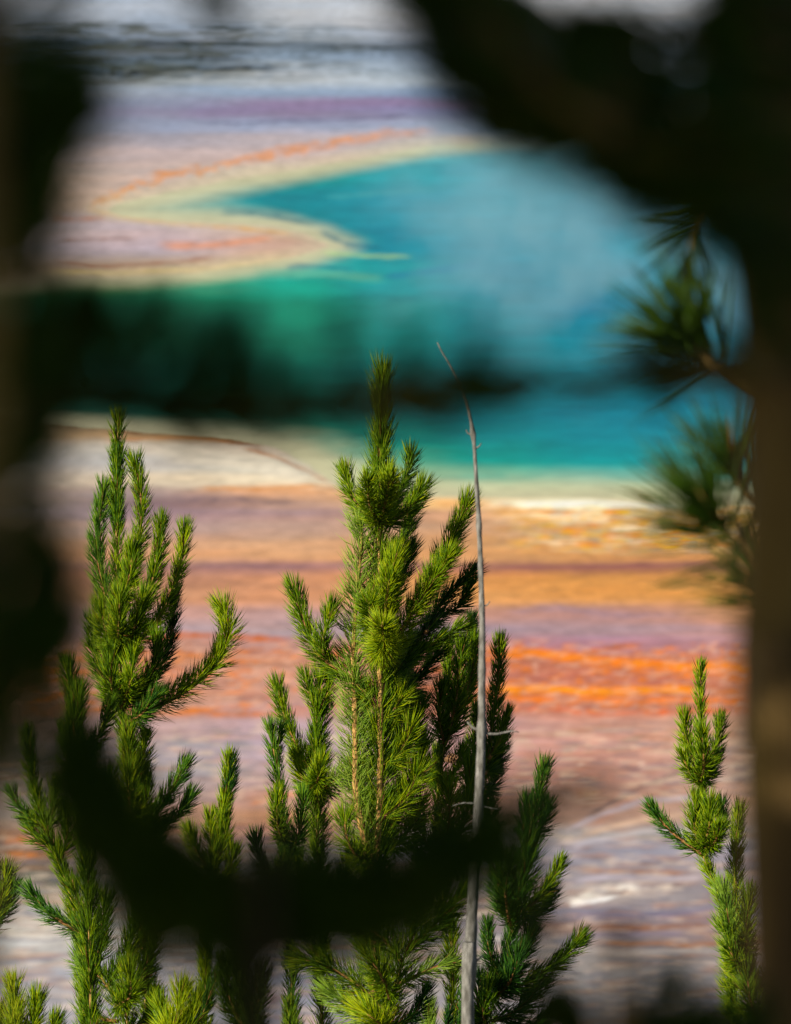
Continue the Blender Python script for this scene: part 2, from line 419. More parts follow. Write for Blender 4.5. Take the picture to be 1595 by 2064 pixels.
# orange rim round the tongue of water
S([(840, 268), (700, 285), (560, 312), (440, 338), (330, 358), (260, 385), (195, 415), (165, 430)], 13, 'e08a10', 1.0, seed=9, thr=0.42, sc_=(40, 9))
S([(900, 262), (760, 280), (600, 305), (450, 335)], 12, 'cc9c84', 0.7, seed=10)
S([(170, 425), (210, 432), (260, 442), (330, 450), (420, 458), (560, 470), (600, 474)], 6, 'dca040', 0.9, seed=11)
S([(90, 440), (150, 446), (220, 440)], 5, 'b87040', 0.7, seed=12)
S([(110, 488), (200, 486), (290, 484)], 3, '8c6040', 0.9, seed=13)
S([(310, 498), (400, 500), (470, 494), (560, 486)], 10, 'd89878', 0.75, seed=14, rag=0.4)
S([(90, 530), (200, 545), (330, 535), (450, 522)], 4, 'a07058', 0.8, seed=15)
S([(60, 556), (220, 556), (380, 548), (520, 532), (590, 518)], 7, 'd8c078', 0.8, seed=16, rag=0.3)
# near shore
S([(200, 875), (330, 868), (470, 884), (540, 905)], 12, '8c5c34', 0.75, seed=17)
S([(480, 902), (560, 925), (620, 950), (672, 978)], 5, 'c07028', 0.8, seed=18, rag=0.3)
S([(200, 895), (300, 884), (400, 882), (500, 898)], 5, 'c88038', 0.7, seed=19)
S([(300, 905), (430, 925), (540, 945), (640, 972)], 26, 'dcd4c4', 0.7, seed=20, rag=0.3)
S([(380, 992), (520, 992), (640, 984), (720, 990)], 5, 'd89048', 0.8, seed=21)
S([(330, 1012), (420, 1016), (520, 1018), (620, 1018)], 9, '80707c', 0.7, seed=22)
S([(960, 1020), (1080, 1022), (1250, 1024), (1400, 1026)], 11, 'fffaf0', 0.9, seed=23, rag=0.25)
S([(860, 1015), (960, 1022), (1050, 1026)], 9, 'e0b080', 0.8, seed=24)
S([(980, 1036), (1120, 1040), (1300, 1036), (1420, 1048)], 6, 'd89c40', 0.8, seed=25, thr=0.4)
S([(1080, 1062), (1230, 1050), (1330, 1062), (1460, 1080)], 9, 'e0a820', 0.85, seed=26, thr=0.42)
S([(1000, 1086), (1180, 1082), (1300, 1078), (1420, 1096)], 7, 'b0a860', 0.7, seed=27, thr=0.45)
S([(1230, 1095), (1330, 1102), (1470, 1108)], 7, 'd0c8b0', 0.8, seed=28, thr=0.45)
S([(980, 1150), (1120, 1148), (1300, 1146), (1470, 1140)], 4, '8c5c68', 0.8, seed=29, rag=0.3)
S([(380, 1150), (520, 1148), (640, 1152)], 8, '8c7080', 0.6, seed=30)
S([(1000, 1240), (1130, 1232), (1230, 1246), (1400, 1250)], 9, '9888a8', 0.6, seed=31)
# orange microbial mats
S([(150, 1300), (400, 1288), (480, 1290), (600, 1296)], 8, 'c86c28', 0.9, seed=32)
S([(250, 1365), (400, 1368), (500, 1362), (620, 1368)], 10, 'e8802c', 0.8, seed=33, thr=0.42)
S([(250, 1400), (420, 1396), (560, 1402), (700, 1396)], 12, 'b07468', 0.6, seed=34, thr=0.42)
S([(240, 1440), (380, 1442), (480, 1448), (640, 1444)], 6, 'd08050', 0.8, seed=35)
S([(960, 1325), (1080, 1322), (1180, 1336), (1300, 1346), (1450, 1352), (1640, 1356)], 11, 'ff9408', 1.0, seed=36, rag=0.3)
S([(1180, 1345), (1320, 1356), (1500, 1372), (1620, 1376)], 14, 'f08828', 0.9, seed=37, thr=0.38)
S([(960, 1398), (1080, 1396), (1200, 1402), (1330, 1396), (1420, 1402)], 10, 'ff9c08', 1.0, seed=38, rag=0.3)
S([(980, 1420), (1100, 1418), (1250, 1424), (1400, 1420), (1600, 1425)], 10, 'f88418', 0.9, seed=39, thr=0.40)
S([(960, 1434), (1120, 1438), (1240, 1446), (1400, 1440), (1600, 1448)], 7, 'e06410', 1.0, seed=40, thr=0.36)
S([(1000, 1375), (1150, 1366), (1300, 1380), (1500, 1390)], 10, 'a85c58', 0.6, seed=44, thr=0.45)
S([(330, 1500), (420, 1512), (520, 1506)], 7, '8c98a4', 0.6, seed=45)
S([(360, 1545), (440, 1560), (520, 1566)], 16, '9ca0ac', 0.5, seed=46)
S([(500, 1630), (560, 1615), (640, 1600)], 7, 'e0884c', 0.7, seed=47)
S([(1260, 1490), (1310, 1496), (1350, 1500)], 7, '6c5450', 0.7, seed=48, thr=0.46)
S([(1290, 1515), (1360, 1510)], 7, '6c5450', 0.6, seed=49, thr=0.46)
# channel on the right
S([(1170, 1660), (1240, 1620), (1310, 1588), (1380, 1562), (1480, 1548)], 5, '645860', 0.85, ky=1.0, seed=50, rag=0.3)
S([(1180, 1680), (1260, 1628), (1340, 1600), (1420, 1580)], 13, 'b08478', 0.6, seed=51, rag=0.3)
S([(1240, 1575), (1340, 1545), (1460, 1530)], 11, '88748c', 0.5, seed=52, rag=0.4)
S([(1150, 1730), (1260, 1745), (1400, 1742)], 3, '6c6870', 0.7, seed=53)
S([(1160, 1765), (1260, 1762), (1400, 1770)], 5, 'b07c5c', 0.8, seed=54)
S([(0, 1705), (60, 1700), (130, 1706)], 10, 'e07c20', 0.9, seed=55)
S([(0, 1728), (80, 1732), (160, 1725)], 8, 'e8841c', 0.8, seed=56, thr=0.35)
S([(1140, 1828), (1190, 1812), (1240, 1800), (1300, 1806)], 13, 'fff8ec', 1.0, seed=57, thr=0.36)  # white streaks from here paint the glint of wet ground
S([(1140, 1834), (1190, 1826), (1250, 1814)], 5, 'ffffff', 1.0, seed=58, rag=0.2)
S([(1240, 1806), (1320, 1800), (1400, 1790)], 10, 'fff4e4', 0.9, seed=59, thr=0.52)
S([(880, 1868), (940, 1852), (1010, 1842)], 7, 'f4ece0', 0.9, seed=60, rag=0.3)
S([(880, 1890), (950, 1876)], 8, 'd4ccc4', 0.7, seed=61)
S([(1150, 1872), (1260, 1880), (1340, 1876), (1440, 1872)], 6, 'a06c4c', 0.9, seed=62)
S([(1180, 1906), (1280, 1912), (1400, 1914), (1480, 1910)], 5, 'b0784c', 0.9, seed=63)
S([(0, 1876), (60, 1880), (150, 1870)], 20, 'c8c4bc', 0.7, seed=64, rag=0.3)
S([(0, 1950), (80, 1942), (180, 1928)], 6, '84889c', 0.7, seed=65, rag=0.3)
rim = (sstep(70, 5, sd) * .65 * sstep(620, 560, V) + sstep(36, 3, sd) * .45 * sstep(900, 960, V))[:, None]
col = col * (1 - rim) + srgb('ccc4ac')[None] * rim
col = col * np.where(((V > 1010) & (V < 1290))[:, None], np.array([[1.06, 1.0, .88]]), 1.0)
mz = np.clip(sstep(1288, 1312, V + (fbm(U / 120, V / 30, 90) - .5) * 40) * sstep(1462, 1438, V + (fbm(U / 110, V / 30, 91) - .5) * 34), 0, 1)
f1 = fbm(U / 26, V / 5.5, 92, 3); f2 = fbm(U / 34, V / 6, 93, 3); f3 = fbm(U / 20, V / 5, 94, 3); fb = fbm(U / 420, V / 26, 95, 2)
for f_, h_, lo_, a_ in ((f1, 'e8841c', 0.61 - .3 * (fb - .5), .6), (f2, 'a86c60', 0.60, .45), (f3, 'd8b0a4', 0.58, .6)):
    kk = (mz * sstep(lo_, lo_ + .09, f_) * a_)[:, None]; col = col * (1 - kk) + srgb(h_)[None] * kk
col = np.array(col)
mz2 = sstep(1450, 1480, V) * sstep(1650, 1600, V) + sstep(1640, 1700, V)
for f_, h_, a_ in ((fbm(U / 60, V / 5, 96, 3), '84808c', .55), (fbm(U / 44, V / 4.5, 97, 3), 'dcc8b8', .5), (fbm(U / 90, V / 6, 98, 3), 'b87c50', .3)):
    kk = (mz2 * sstep(.58, .68, f_) * a_)[:, None]; col = col * (1 - kk) + srgb(h_)[None] * kk
mz3 = sstep(1020, 1035, V) * sstep(1130, 1100, V) * sstep(930, 1200, U)
for f_, h_, a_ in ((fbm(U / 50, V / 5, 86, 3), 'e8b41c', .8), (fbm(U / 44, V / 4.5, 87, 3), 'e88c30', .7), (fbm(U / 40, V / 4, 88, 3), '98a0a0', .5), (fbm(U / 60, V / 4, 89, 3), 'f0e0c0', .7)):
    kk = (mz3 * sstep(.57, .66, f_) * a_)[:, None]; col = col * (1 - kk) + srgb(h_)[None] * kk
S = lambda *a, **k: streak(col, U, V, *a, **k)
for i_, (p__, h__) in enumerate((([(1120, 1690), (1210, 1650), (1300, 1622), (1400, 1618), (1500, 1625)], 'b4b0c4'), ([(1100, 1735), (1200, 1700), (1320, 1680), (1480, 1690)], 'c0bcc8'), ([(1130, 1790), (1230, 1775), (1380, 1780), (1480, 1772)], 'b8b0bc'),
        ([(1150, 1852), (1290, 1856), (1420, 1842), (1500, 1840)], '7c7890'), ([(1150, 1894), (1260, 1892), (1400, 1890)], '8c8498'), ([(1140, 1925), (1300, 1930), (1460, 1925)], 'c0b8b4'), ([(1150, 1700), (1260, 1668), (1380, 1650), (1480, 1655)], 'd4b8a8'))):
    S(p__, 8, h__, .75, seed=300 + i_, rag=.35)
for i in range(60):    # small dark stones and white crusts lying on the flats
    uu = random.uniform(330, 1480); vv = random.uniform(1450, 2040)
    S([(uu, vv), (uu + random.uniform(12, 46), vv + random.uniform(-2, 2))], random.uniform(2, 4), random.choice(['5c5058', 'e8e0d8', '786868', 'a8988c']), 0.7, seed=100 + i, rag=0.2)
zl = 0.10 * sstep(-2, 60, sd) - 0.5 * sstep(2, -50, sd) + (fbm(U / 150, V / 10, 71) - 0.5) * 0.05 * sstep(10, 60, sd)
zz = np.where(Y.ravel() < 122, -0.5, zl)
col = col * np.where(((V > 1150) & (V < 1700))[:, None], np.array([[1.03, 1.0, .90]]), 1.0)
lum = (col @ np.array([.3, .6, .1]))[:, None]; col = lum + (col - lum) * 1.16; col = col * (np.clip(lum, .05, 1) / .42) ** .22
col = np.clip(col * ALB * 1.04, 0.004, 0.92)

def land_material():
    m, t, b = new_mat('mineral_terrace')
    a = node(t, 'ShaderNodeAttribute', attribute_name='ground_colour')
    tc = node(t, 'ShaderNodeNewGeometry')
    n = node(t, 'ShaderNodeTexNoise'); n.inputs['Scale'].default_value = 1.6; n.inputs['Detail'].default_value = 8; n.inputs['Roughness'].default_value = 0.65
    mp = node(t, 'ShaderNodeMapping'); mp.inputs['Scale'].default_value = (1.0, 0.55, 1)
    t.links.new(tc.outputs['Position'], mp.inputs[0]); t.links.new(mp.outputs[0], n.inputs[0])
    mr = node(t, 'ShaderNodeMapRange'); mr.inputs[1].default_value = 0.25; mr.inputs[2].default_value = 0.75; mr.inputs[3].default_value = 0.72; mr.inputs[4].default_value = 1.28
    t.links.new(n.outputs[0], mr.inputs[0])
    mm = node(t, 'ShaderNodeVectorMath', operation='SCALE')
    t.links.new(a.outputs['Color'], mm.inputs[0]); t.links.new(mr.outputs[0], mm.inputs['Scale'])
    t.links.new(mm.outputs[0], b.inputs['Base Color'])
    b.inputs['Roughness'].default_value = 0.6; b.inputs['Specular IOR Level'].default_value = 0.15
    bm = node(t, 'ShaderNodeBump'); bm.inputs['Strength'].default_value = 0.35; bm.inputs['Distance'].default_value = 0.12
    t.links.new(n.outputs[0], bm.inputs['Height']); t.links.new(bm.outputs[0], b.inputs['Normal'])
    return m
def water_material():
    m, t, b = new_mat('hot_spring_water')
    a = node(t, 'ShaderNodeAttribute', attribute_name='ground_colour')
    tc = node(t, 'ShaderNodeNewGeometry')
    n = node(t, 'ShaderNodeTexNoise'); n.inputs['Scale'].default_value = 0.7; n.inputs['Detail'].default_value = 7; n.inputs['Roughness'].default_value = 0.7
    mp = node(t, 'ShaderNodeMapping'); mp.inputs['Scale'].default_value = (0.6, 0.5, 1)
    t.links.new(tc.outputs['Position'], mp.inputs[0]); t.links.new(mp.outputs[0], n.inputs[0])
    mr = node(t, 'ShaderNodeMapRange'); mr.inputs[1].default_value = 0.3; mr.inputs[2].default_value = 0.7; mr.inputs[3].default_value = 0.86; mr.inputs[4].default_value = 1.14
    t.links.new(n.outputs[0], mr.inputs[0])
    mm = node(t, 'ShaderNodeVectorMath', operation='SCALE')
    t.links.new(a.outputs['Color'], mm.inputs[0]); t.links.new(mr.outputs[0], mm.inputs['Scale'])
    t.links.new(mm.outputs[0], b.inputs['Base Color'])
    b.inputs['Roughness'].default_value = 0.35; b.inputs['IOR'].default_value = 1.06
    n2 = node(t, 'ShaderNodeTexNoise'); n2.inputs['Scale'].default_value = 4.0; n2.inputs['Detail'].default_value = 4
    t.links.new(tc.outputs['Position'], n2.inputs[0])
    bm = node(t, 'ShaderNodeBump'); bm.inputs['Strength'].default_value = 0.3; bm.inputs['Distance'].default_value = 0.06
    t.links.new(n2.outputs[0], bm.inputs['Height']); t.links.new(bm.outputs[0], b.inputs['Normal'])
    return m
def grid_mesh(name, xs, ys, Z, colr, mat, keep=None):
    nx, ny = len(xs), len(ys); XX, YY = np.meshgrid(xs, ys)
    Vt = np.stack([XX.ravel(), YY.ravel(), np.broadcast_to(Z, XX.size if np.ndim(Z) else (XX.size,)).astype(float)], -1)
    i = (np.arange(ny - 1)[:, None] * nx + np.arange(nx - 1)[None]).ravel()
    F = np.stack([i, i + 1, i + nx + 1, i + nx], -1)
    if keep is not None: F = F[keep(F)]
    o = mesh_obj(name, Vt, F, np.zeros((0, 3), int), mat, colr=colr); return o
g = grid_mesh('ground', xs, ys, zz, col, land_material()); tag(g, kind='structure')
vr, cg = table(WATER); wc = grid_lerp(Uw, Vw, WATER_U, vr, cg)
edge = sstep(-95 - 90 * sstep(700, 300, U) * sstep(500, 420, V) - 120 * sstep(800, 880, V), -8, sd)[:, None] * 0.9
wc = wc * np.array([[1.0, 1.2, 1.25]])
wc = wc * (1 - edge) + srgb('c8c4a6')[None] * edge
wc = wc * (1 + 0.30 * (fbm(U / 160, V / 9, 61, 5) - 0.5))[:, None]
deep = (sstep(0.52, 0.72, fbm(U / 130, V / 26, 66)) * 0.35)[:, None] * sstep(-40, -120, sd)[:, None]
wc = wc * (1 - deep * np.array([[0.9, 0.35, 0.25]]))
for pts_, hw_, h_, a_, sd_ in (([(640, 508), (740, 515), (840, 518)], 5, 'a8c890', .8, 201), ([(570, 538), (640, 535), (720, 545)], 6, '1c6c80', .7, 202), ([(500, 545), (640, 552), (800, 562)], 12, '6cac94', .6, 203),
        ([(440, 425), (520, 430), (640, 452)], 9, '146878', .6, 204), ([(640, 465), (700, 492), (780, 500)], 8, '0c647c', .7, 205), ([(640, 400), (760, 390), (900, 380)], 9, '5ca0a8', .5, 206), ([(760, 560), (880, 545), (980, 530)], 8, '0c6c94', .6, 207)):
    streak(wc, U, V, pts_, hw_, h_, a_, seed=sd_, rag=.4)
wgr = fbm(U / 38, V / 4, 210, 3) - .5
wc = wc * (1 + 0.35 * wgr)[:, None]
lum = (wc @ np.array([.3, .6, .1]))[:, None]; wc = lum + (wc - lum) * 1.18
wc = np.clip(wc * ALB * 1.05, 0.001, 0.9)
sdm = sd
wo = grid_mesh('spring_water', xs, ys, 0.0, wc, water_material(), keep=lambda F: (sdm[F].min(1) < 12)); tag(wo, kind='structure')

# hillside that the pines grow on
hx = np.concatenate([[-400, -150, -60], np.linspace(-30, 30, 90), [60, 150, 400]]); hy = np.concatenate([[-200, -60, -20], np.linspace(-8, 60, 110), np.linspace(65, 130, 20)])
HX, HY = np.meshgrid(hx, hy); HZ = np.where(HY < 0, 33.4 - 0.12 * HY, 33.4 - 0.27 * HY) + (fbm(HX / 3 + 50, HY / 3 + 50, 77) - 0.5) * 0.35
HZ = np.where(HY > 112, HZ - (HY - 112) * 0.35, HZ)
m, t, b = new_mat('hillside_duff')
n = node(t, 'ShaderNodeTexNoise'); n.inputs['Scale'].default_value = 1.5; n.inputs['Detail'].default_value = 9
r = ramp(t, [(0.35, (0.03, 0.028, 0.012)), (0.5, (0.09, 0.07, 0.035)), (0.65, (0.06, 0.08, 0.02))])
tc = node(t, 'ShaderNodeNewGeometry'); t.links.new(tc.outputs['Position'], n.inputs[0]); t.links.new(n.outputs[0], r.inputs[0]); t.links.new(r.outputs[0], b.inputs['Base Color'])
b.inputs['Roughness'].default_value = 0.95
hs = grid_mesh('hillside', hx, hy, HZ.ravel(), None, m); tag(hs, kind='structure')
def hill(x, y): return 33.4 - (0.27 if y > 0 else 0.12) * y

# ---------------------------------------------------------------- the young pines in focus
GRP = 'young pines on the slope'
def pine(label, trunk, d, r=9, r1=2.0, L=50, dens=700, a0=62, a1=30, mat=None, tint=0.0, bud=True, needles_from=0.25, group=GRP, name='young_pine', wood=None, tside=None, branches=()):
    """trunk: photo positions from the lowest to the tip; the stem runs on below them to the slope"""
    b = P(trunk[0][0], trunk[0][1], d); gx, gy = b[0] + 0.03, b[1] - 0.05; gz = hill(gx, gy) - 0.1
    e = empty(name, (gx, gy, hill(gx, gy)), label, 'pine tree', group)
    ext = (gx, gy, gz)
    shoot(e, trunk, d, r, r1, L, dens, a0, a1, mat=mat, tint=tint, bud=bud, t0=needles_from, side=tside, wood=wood or M_BARK, name='trunk', extra=ext, rough=0.10, segs=10)
    for br in branches:
        kw = dict(br[1]) if len(br) > 1 else {}
        kw.setdefault('mat', mat); kw.setdefault('tint', tint)
        dd = kw.pop('d', d)
        shoot(e, br[0], dd, **kw)
    # hidden lower branches below the frame
    for k in range(5):
        h = random.uniform(0.35, 0.85); base = np.array(ext) * (1 - h) + b * h
        if b[2] - base[2] < 0.35: continue
        az = random.uniform(0, 6.28); Lb = random.uniform(0.25, 0.4)
        p2 = base + np.array([math.cos(az), math.sin(az), 0.25]) * Lb * 0.6; p3 = base + np.array([math.cos(az), math.sin(az), 0.62]) * Lb
        shoot(e, [base, p2, p3], real=True, r=3, dens=350, w=2.6, mat=mat)
    return e

D = dict
c = D(bud=True)
pine('tallest sharp green pine, in the middle of the picture, its brown trunk showing',
     [(755, 1950), (758, 1780), (766, 1600), (767, 1450), (765, 1300), (765, 1180), (765, 1060), (768, 900), (772, 766)], 20.0, r=17, r1=3, L=66, dens=900, a0=84, a1=26, needles_from=0.30, tside=(0, .75, 0), tint=0.05, branches=[
  ([(767, 1060), (769, 960), (770, 860), (771, 768)], D(r=4, L=44, dens=1500, a0=32, a1=20, tint=-0.22)),
  ([(764, 1062), (735, 1036), (708, 995), (697, 952)], D(r=4.5, L=40, dens=1300, a0=40, a1=30)),
  ([(765, 1060), (778, 1010, -.08), (788, 962, -.16)], D(r=4, L=48, dens=1500, a0=46, a1=30)),
  ([(764, 1058), (745, 1012, -.10), (742, 968, -.18)], D(r=4, L=46, dens=1400, a0=46, a1=30)),
  ([(766, 1060), (800, 1046), (836, 1012), (851, 984)], D(r=4.5, L=44, dens=1400, a0=46, a1=32, tint=.05)),
  ([(768, 1050), (800, 1000, .12), (822, 955, .2), (828, 922, .22)], D(r=4, L=42, dens=1300, a0=40, a1=30, tint=-.25)),
  ([(767, 1130), (800, 1110, .15), (824, 1060, .2), (836, 1010, .22)], D(r=4, L=44, dens=1500, tint=-.25)),
  ([(767, 1300), (777, 1230, -.08), (786, 1170, -.14), (797, 1126, -.16)], D(r=4.5, L=50, dens=1600, a0=46, a1=32, bud=True)),
  ([(766, 1300), (790, 1215, .05), (815, 1150, .10), (828, 1108, .12)], D(r=4, L=44, dens=1400, tint=-.1)),
  ([(765, 1310), (750, 1265, -.10), (745, 1215, -.18)], D(r=4, L=52, dens=1400, a0=55, a1=40, tint=.08)),
  ([(766, 1320), (775, 1300, -.2), (772, 1262, -.3)], D(r=4, L=52, dens=1800, a0=60, a1=40, tint=.12, bud=True)),
  ([(768, 1345), (815, 1262, -.05), (862, 1188, -.1), (905, 1122, -.12)], D(r=5.5, L=48, dens=1500, a0=46, a1=32, bud=True, tint=.05)),
  ([(850, 1215, -.05), (885, 1140, .02), (915, 1075, .05), (942, 1016, .05)], D(r=4.5, L=48, dens=1500, a0=44, a1=30, bud=True)),
  ([(768, 1390), (840, 1300, .12), (880, 1230, .2), (915, 1190, .2), (950, 1155, .2)], D(r=4.5, L=44, dens=1300, tint=-.3)),  # strong negative tints paint shade into the right-hand branches
  ([(858, 1275, .1), (890, 1240, .22), (925, 1222, .22), (945, 1186, .2)], D(r=3.5, L=40, dens=1200, tint=-.3)),
  ([(768, 1400), (830, 1330, .1), (885, 1290, .12), (930, 1262, .12)], D(r=4, L=44, dens=1400, tint=-.1)),
  ([(768, 1440), (815, 1390, .16), (850, 1360, .2), (880, 1320, .2)], D(r=4, L=48, dens=1500, tint=-.35)),
  ([(768, 1380), (800, 1330, .18), (832, 1290, .25)], D(r=4, L=52, dens=1600, tint=-.35)),
  ([(768, 1420), (805, 1375, .22), (840, 1400, .3)], D(r=4, L=50, dens=1500, tint=-.35)),
  ([(764, 1430), (712, 1372), (655, 1330), (617, 1265), (594, 1190)], D(r=5, L=46, dens=1300, a0=50, a1=32, bud=True)),
  ([(655, 1330), (652, 1285, -.03), (662, 1250, -.03), (668, 1226, -.03)], D(r=3.5, L=42, dens=1300)),
  ([(768, 1560), (805, 1520, .1), (832, 1480, .15), (845, 1430, .15)], D(r=4, L=50, dens=1500, tint=-.25)),
  ([(768, 1640), (805, 1600, .1), (838, 1560, .15), (852, 1500, .15)], D(r=4, L=52, dens=1500, tint=-.15)),
  ([(764, 1640), (740, 1610, .15), (725, 1540, .2)], D(r=3.5, L=60, dens=1400, a0=60, a1=45)),
  ([(764, 1500), (742, 1460, .15), (735, 1400, .2)], D(r=3.5, L=56, dens=1300, tint=-.2)),
  ([(768, 1700), (790, 1660, .2), (810, 1600, .25)], D(r=3.5, L=60, dens=1300, tint=-.25)),
  ([(768, 1560), (800, 1500, .25), (810, 1440, .3)], D(r=3.5, L=60, dens=1300, tint=-.35)),
  ([(768, 1480), (800, 1420, .25), (815, 1350, .3)], D(r=3.5, L=60, dens=1500, tint=-.35)),
  ([(762, 1720), (800, 1700, .1), (835, 1660, .12), (850, 1620, .12)], D(r=4, L=54, dens=1100, a0=58, a1=40)),
  ([(770, 1650), (806, 1625, .02), (830, 1590, .02), (842, 1555, .02)], D(r=4, L=56, dens=1100, a0=66, a1=45, tint=.12)),
  ([(769, 1540), (795, 1530, .02), (818, 1500, .02), (830, 1465, .02)], D(r=4, L=54, dens=1000, a0=66, a1=45, tint=.1)),
  ([(769, 1450), (792, 1435, .02), (812, 1400, .02)], D(r=4, L=50, dens=900, a0=60, a1=45, tint=.05)),
  ([(761, 1740), (720, 1725, -.1), (700, 1690, -.12), (695, 1650, -.12)], D(r=4, L=50, dens=1000, a0=58, a1=40)),
  ([(757, 1800), (735, 1690), (719, 1600), (716, 1450), (713, 1300), (722, 1170), (729, 1100), (728, 1062)], D(r=8, r1=3, L=58, dens=1000, side=(0, .5, 0), a0=62, a1=48, mat=M_NEEDLE_P, t0=.1, wood=M_BARK, label='slim second stem just left of the trunk, with paler needles')),
])
pine('bushy pine just left of the tallest one, a flat bright tuft half way up',
     [(650, 2100), (644, 1850), (641, 1700), (637, 1590), (638, 1480), (641, 1410), (645, 1372)], 20.25, r=7, L=46, dens=1000, a0=58, a1=30, mat=M_NEEDLE, branches=[
  ([(634, 1570), (600, 1505), (576, 1448), (561, 1388)], D(r=4, L=42, dens=1300)),
  ([(640, 1435), (625, 1400), (617, 1368)], D(r=3, L=36, dens=1300)),
  ([(641, 1435), (660, 1400), (668, 1366)], D(r=3, L=36, dens=1300)),
  ([(638, 1600), (665, 1580, -.08), (700, 1560, -.1)], D(r=3.5, L=52, dens=1500, a0=60, a1=40, mat=M_NEEDLE_P, tint=.1)),
  ([(637, 1600), (612, 1575, -.05), (600, 1530, -.06)], D(r=3.5, L=46, dens=1500)),
  ([(637, 1600), (640, 1575, -.2), (650, 1540, -.25)], D(r=3.5, L=48, dens=1500, a0=60, tint=.1)),
  ([(638, 1540), (645, 1480, .1), (655, 1430, .1)], D(r=3.5, L=44, dens=1200, mat=M_NEEDLE_B)),
  ([(641, 1790), (641, 1700), (639, 1630)], D(r=4, L=50, dens=700, a0=60, a1=50, mat=M_NEEDLE_P)),
  ([(643, 1850), (680, 1800), (700, 1740)], D(r=4, L=46, dens=1100, mat=M_NEEDLE_B)),
  ([(643, 1840), (610, 1790), (600, 1740)], D(r=4, L=46, dens=1100)),
])
pine('slender pine with a forked thin top, leftmost of the middle clump',
     [(590, 2100), (583, 1850), (573, 1700), (566, 1610), (556, 1540), (546, 1472)], 20.1, r=6, L=40, dens=1100, a0=45, a1=28, mat=M_NEEDLE_B, needles_from=.3, branches=[
  ([(578, 1740), (600, 1690, -.05), (608, 1650, -.06), (611, 1605, -.06)], D(r=3.5, L=40, dens=1300)),
  ([(573, 1700), (560, 1660, -.1), (558, 1610, -.12)], D(r=3.5, L=40, dens=1300, mat=M_NEEDLE)),
  ([(556, 1540), (560, 1500, .03), (566, 1468, .03)], D(r=2.5, L=28, dens=1000)),
  ([(583, 1830), (545, 1780), (525, 1740), (517, 1695)], D(r=4, L=40, dens=1200)),
  ([(585, 1850), (560, 1800, -.1), (570, 1750, -.1)], D(r=4, L=46, dens=1200, mat=M_NEEDLE)),
])
pine('bushy pine behind the bare grey stem, carrying a small brown cone',
     [(915, 2100), (898, 1850), (884, 1680), (884, 1580), (896, 1500), (904, 1410), (906, 1300)], 20.4, r=7, L=42, dens=1200, a0=50, a1=30, branches=[
  ([(896, 1500), (925, 1445), (948, 1370), (957, 1296)], D(r=4, L=42, dens=1400)),
  ([(896, 1500), (885, 1450, -.06), (888, 1390, -.08)], D(r=3.5, L=42, dens=1400)),
  ([(900, 1490), (918, 1420, -.05), (925, 1350, -.06), (932, 1300, -.06)], D(r=3.5, L=42, dens=1300)),
  ([(935, 1430, .12), (950, 1340, .14), (953, 1250, .14)], D(r=3.5, L=30, dens=1300, mat=M_NEEDLE_B, tint=-.3)),
  ([(890, 1620), (940, 1600, .05), (980, 1540, .05), (992, 1460, .05), (1003, 1380, .05), (1008, 1298, .05)], D(r=5, L=38, dens=1300)),
  ([(985, 1530), (1008, 1490), (1018, 1445)], D(r=3.5, L=40, dens=1400)),
  ([(975, 1560), (1000, 1540, .1), (1012, 1500, .1)], D(r=3.5, L=44, dens=1500, tint=-.3)),
  ([(970, 1600), (990, 1590, .1), (1000, 1550, .1)], D(r=3.5, L=44, dens=1500, tint=-.35)),
  ([(960, 1560), (955, 1500, .1), (962, 1440, .1)], D(r=3.5, L=44, dens=1300, tint=-.2)),
  ([(886, 1590), (915, 1560, -.03), (930, 1520, -.03)], D(r=3.5, L=42, dens=1400)),
  ([(886, 1600), (872, 1560, .05), (880, 1520, .05)], D(r=3.5, L=38, dens=1400)),
  ([(884, 1720), (925, 1680, -.1), (945, 1620, -.12), (948, 1550, -.12)], D(r=4.5, L=50, dens=1400, a0=50)),
  ([(884, 1720), (905, 1660, -.15), (905, 1590, -.2)], D(r=4, L=52, dens=1200, a0=52, tint=.05)),
  ([(886, 1740), (855, 1690, -.1), (842, 1640, -.1)], D(r=4, L=50, dens=1300, a0=52)),
  ([(890, 1760), (935, 1740, .05), (975, 1690, .1), (985, 1630, .1)], D(r=4, L=50, dens=1400, mat=M_NEEDLE_B, tint=-.1)),
  ([(895, 1800), (860, 1760), (840, 1720)], D(r=4, L=48, dens=1300, mat=M_NEEDLE_B)),
])
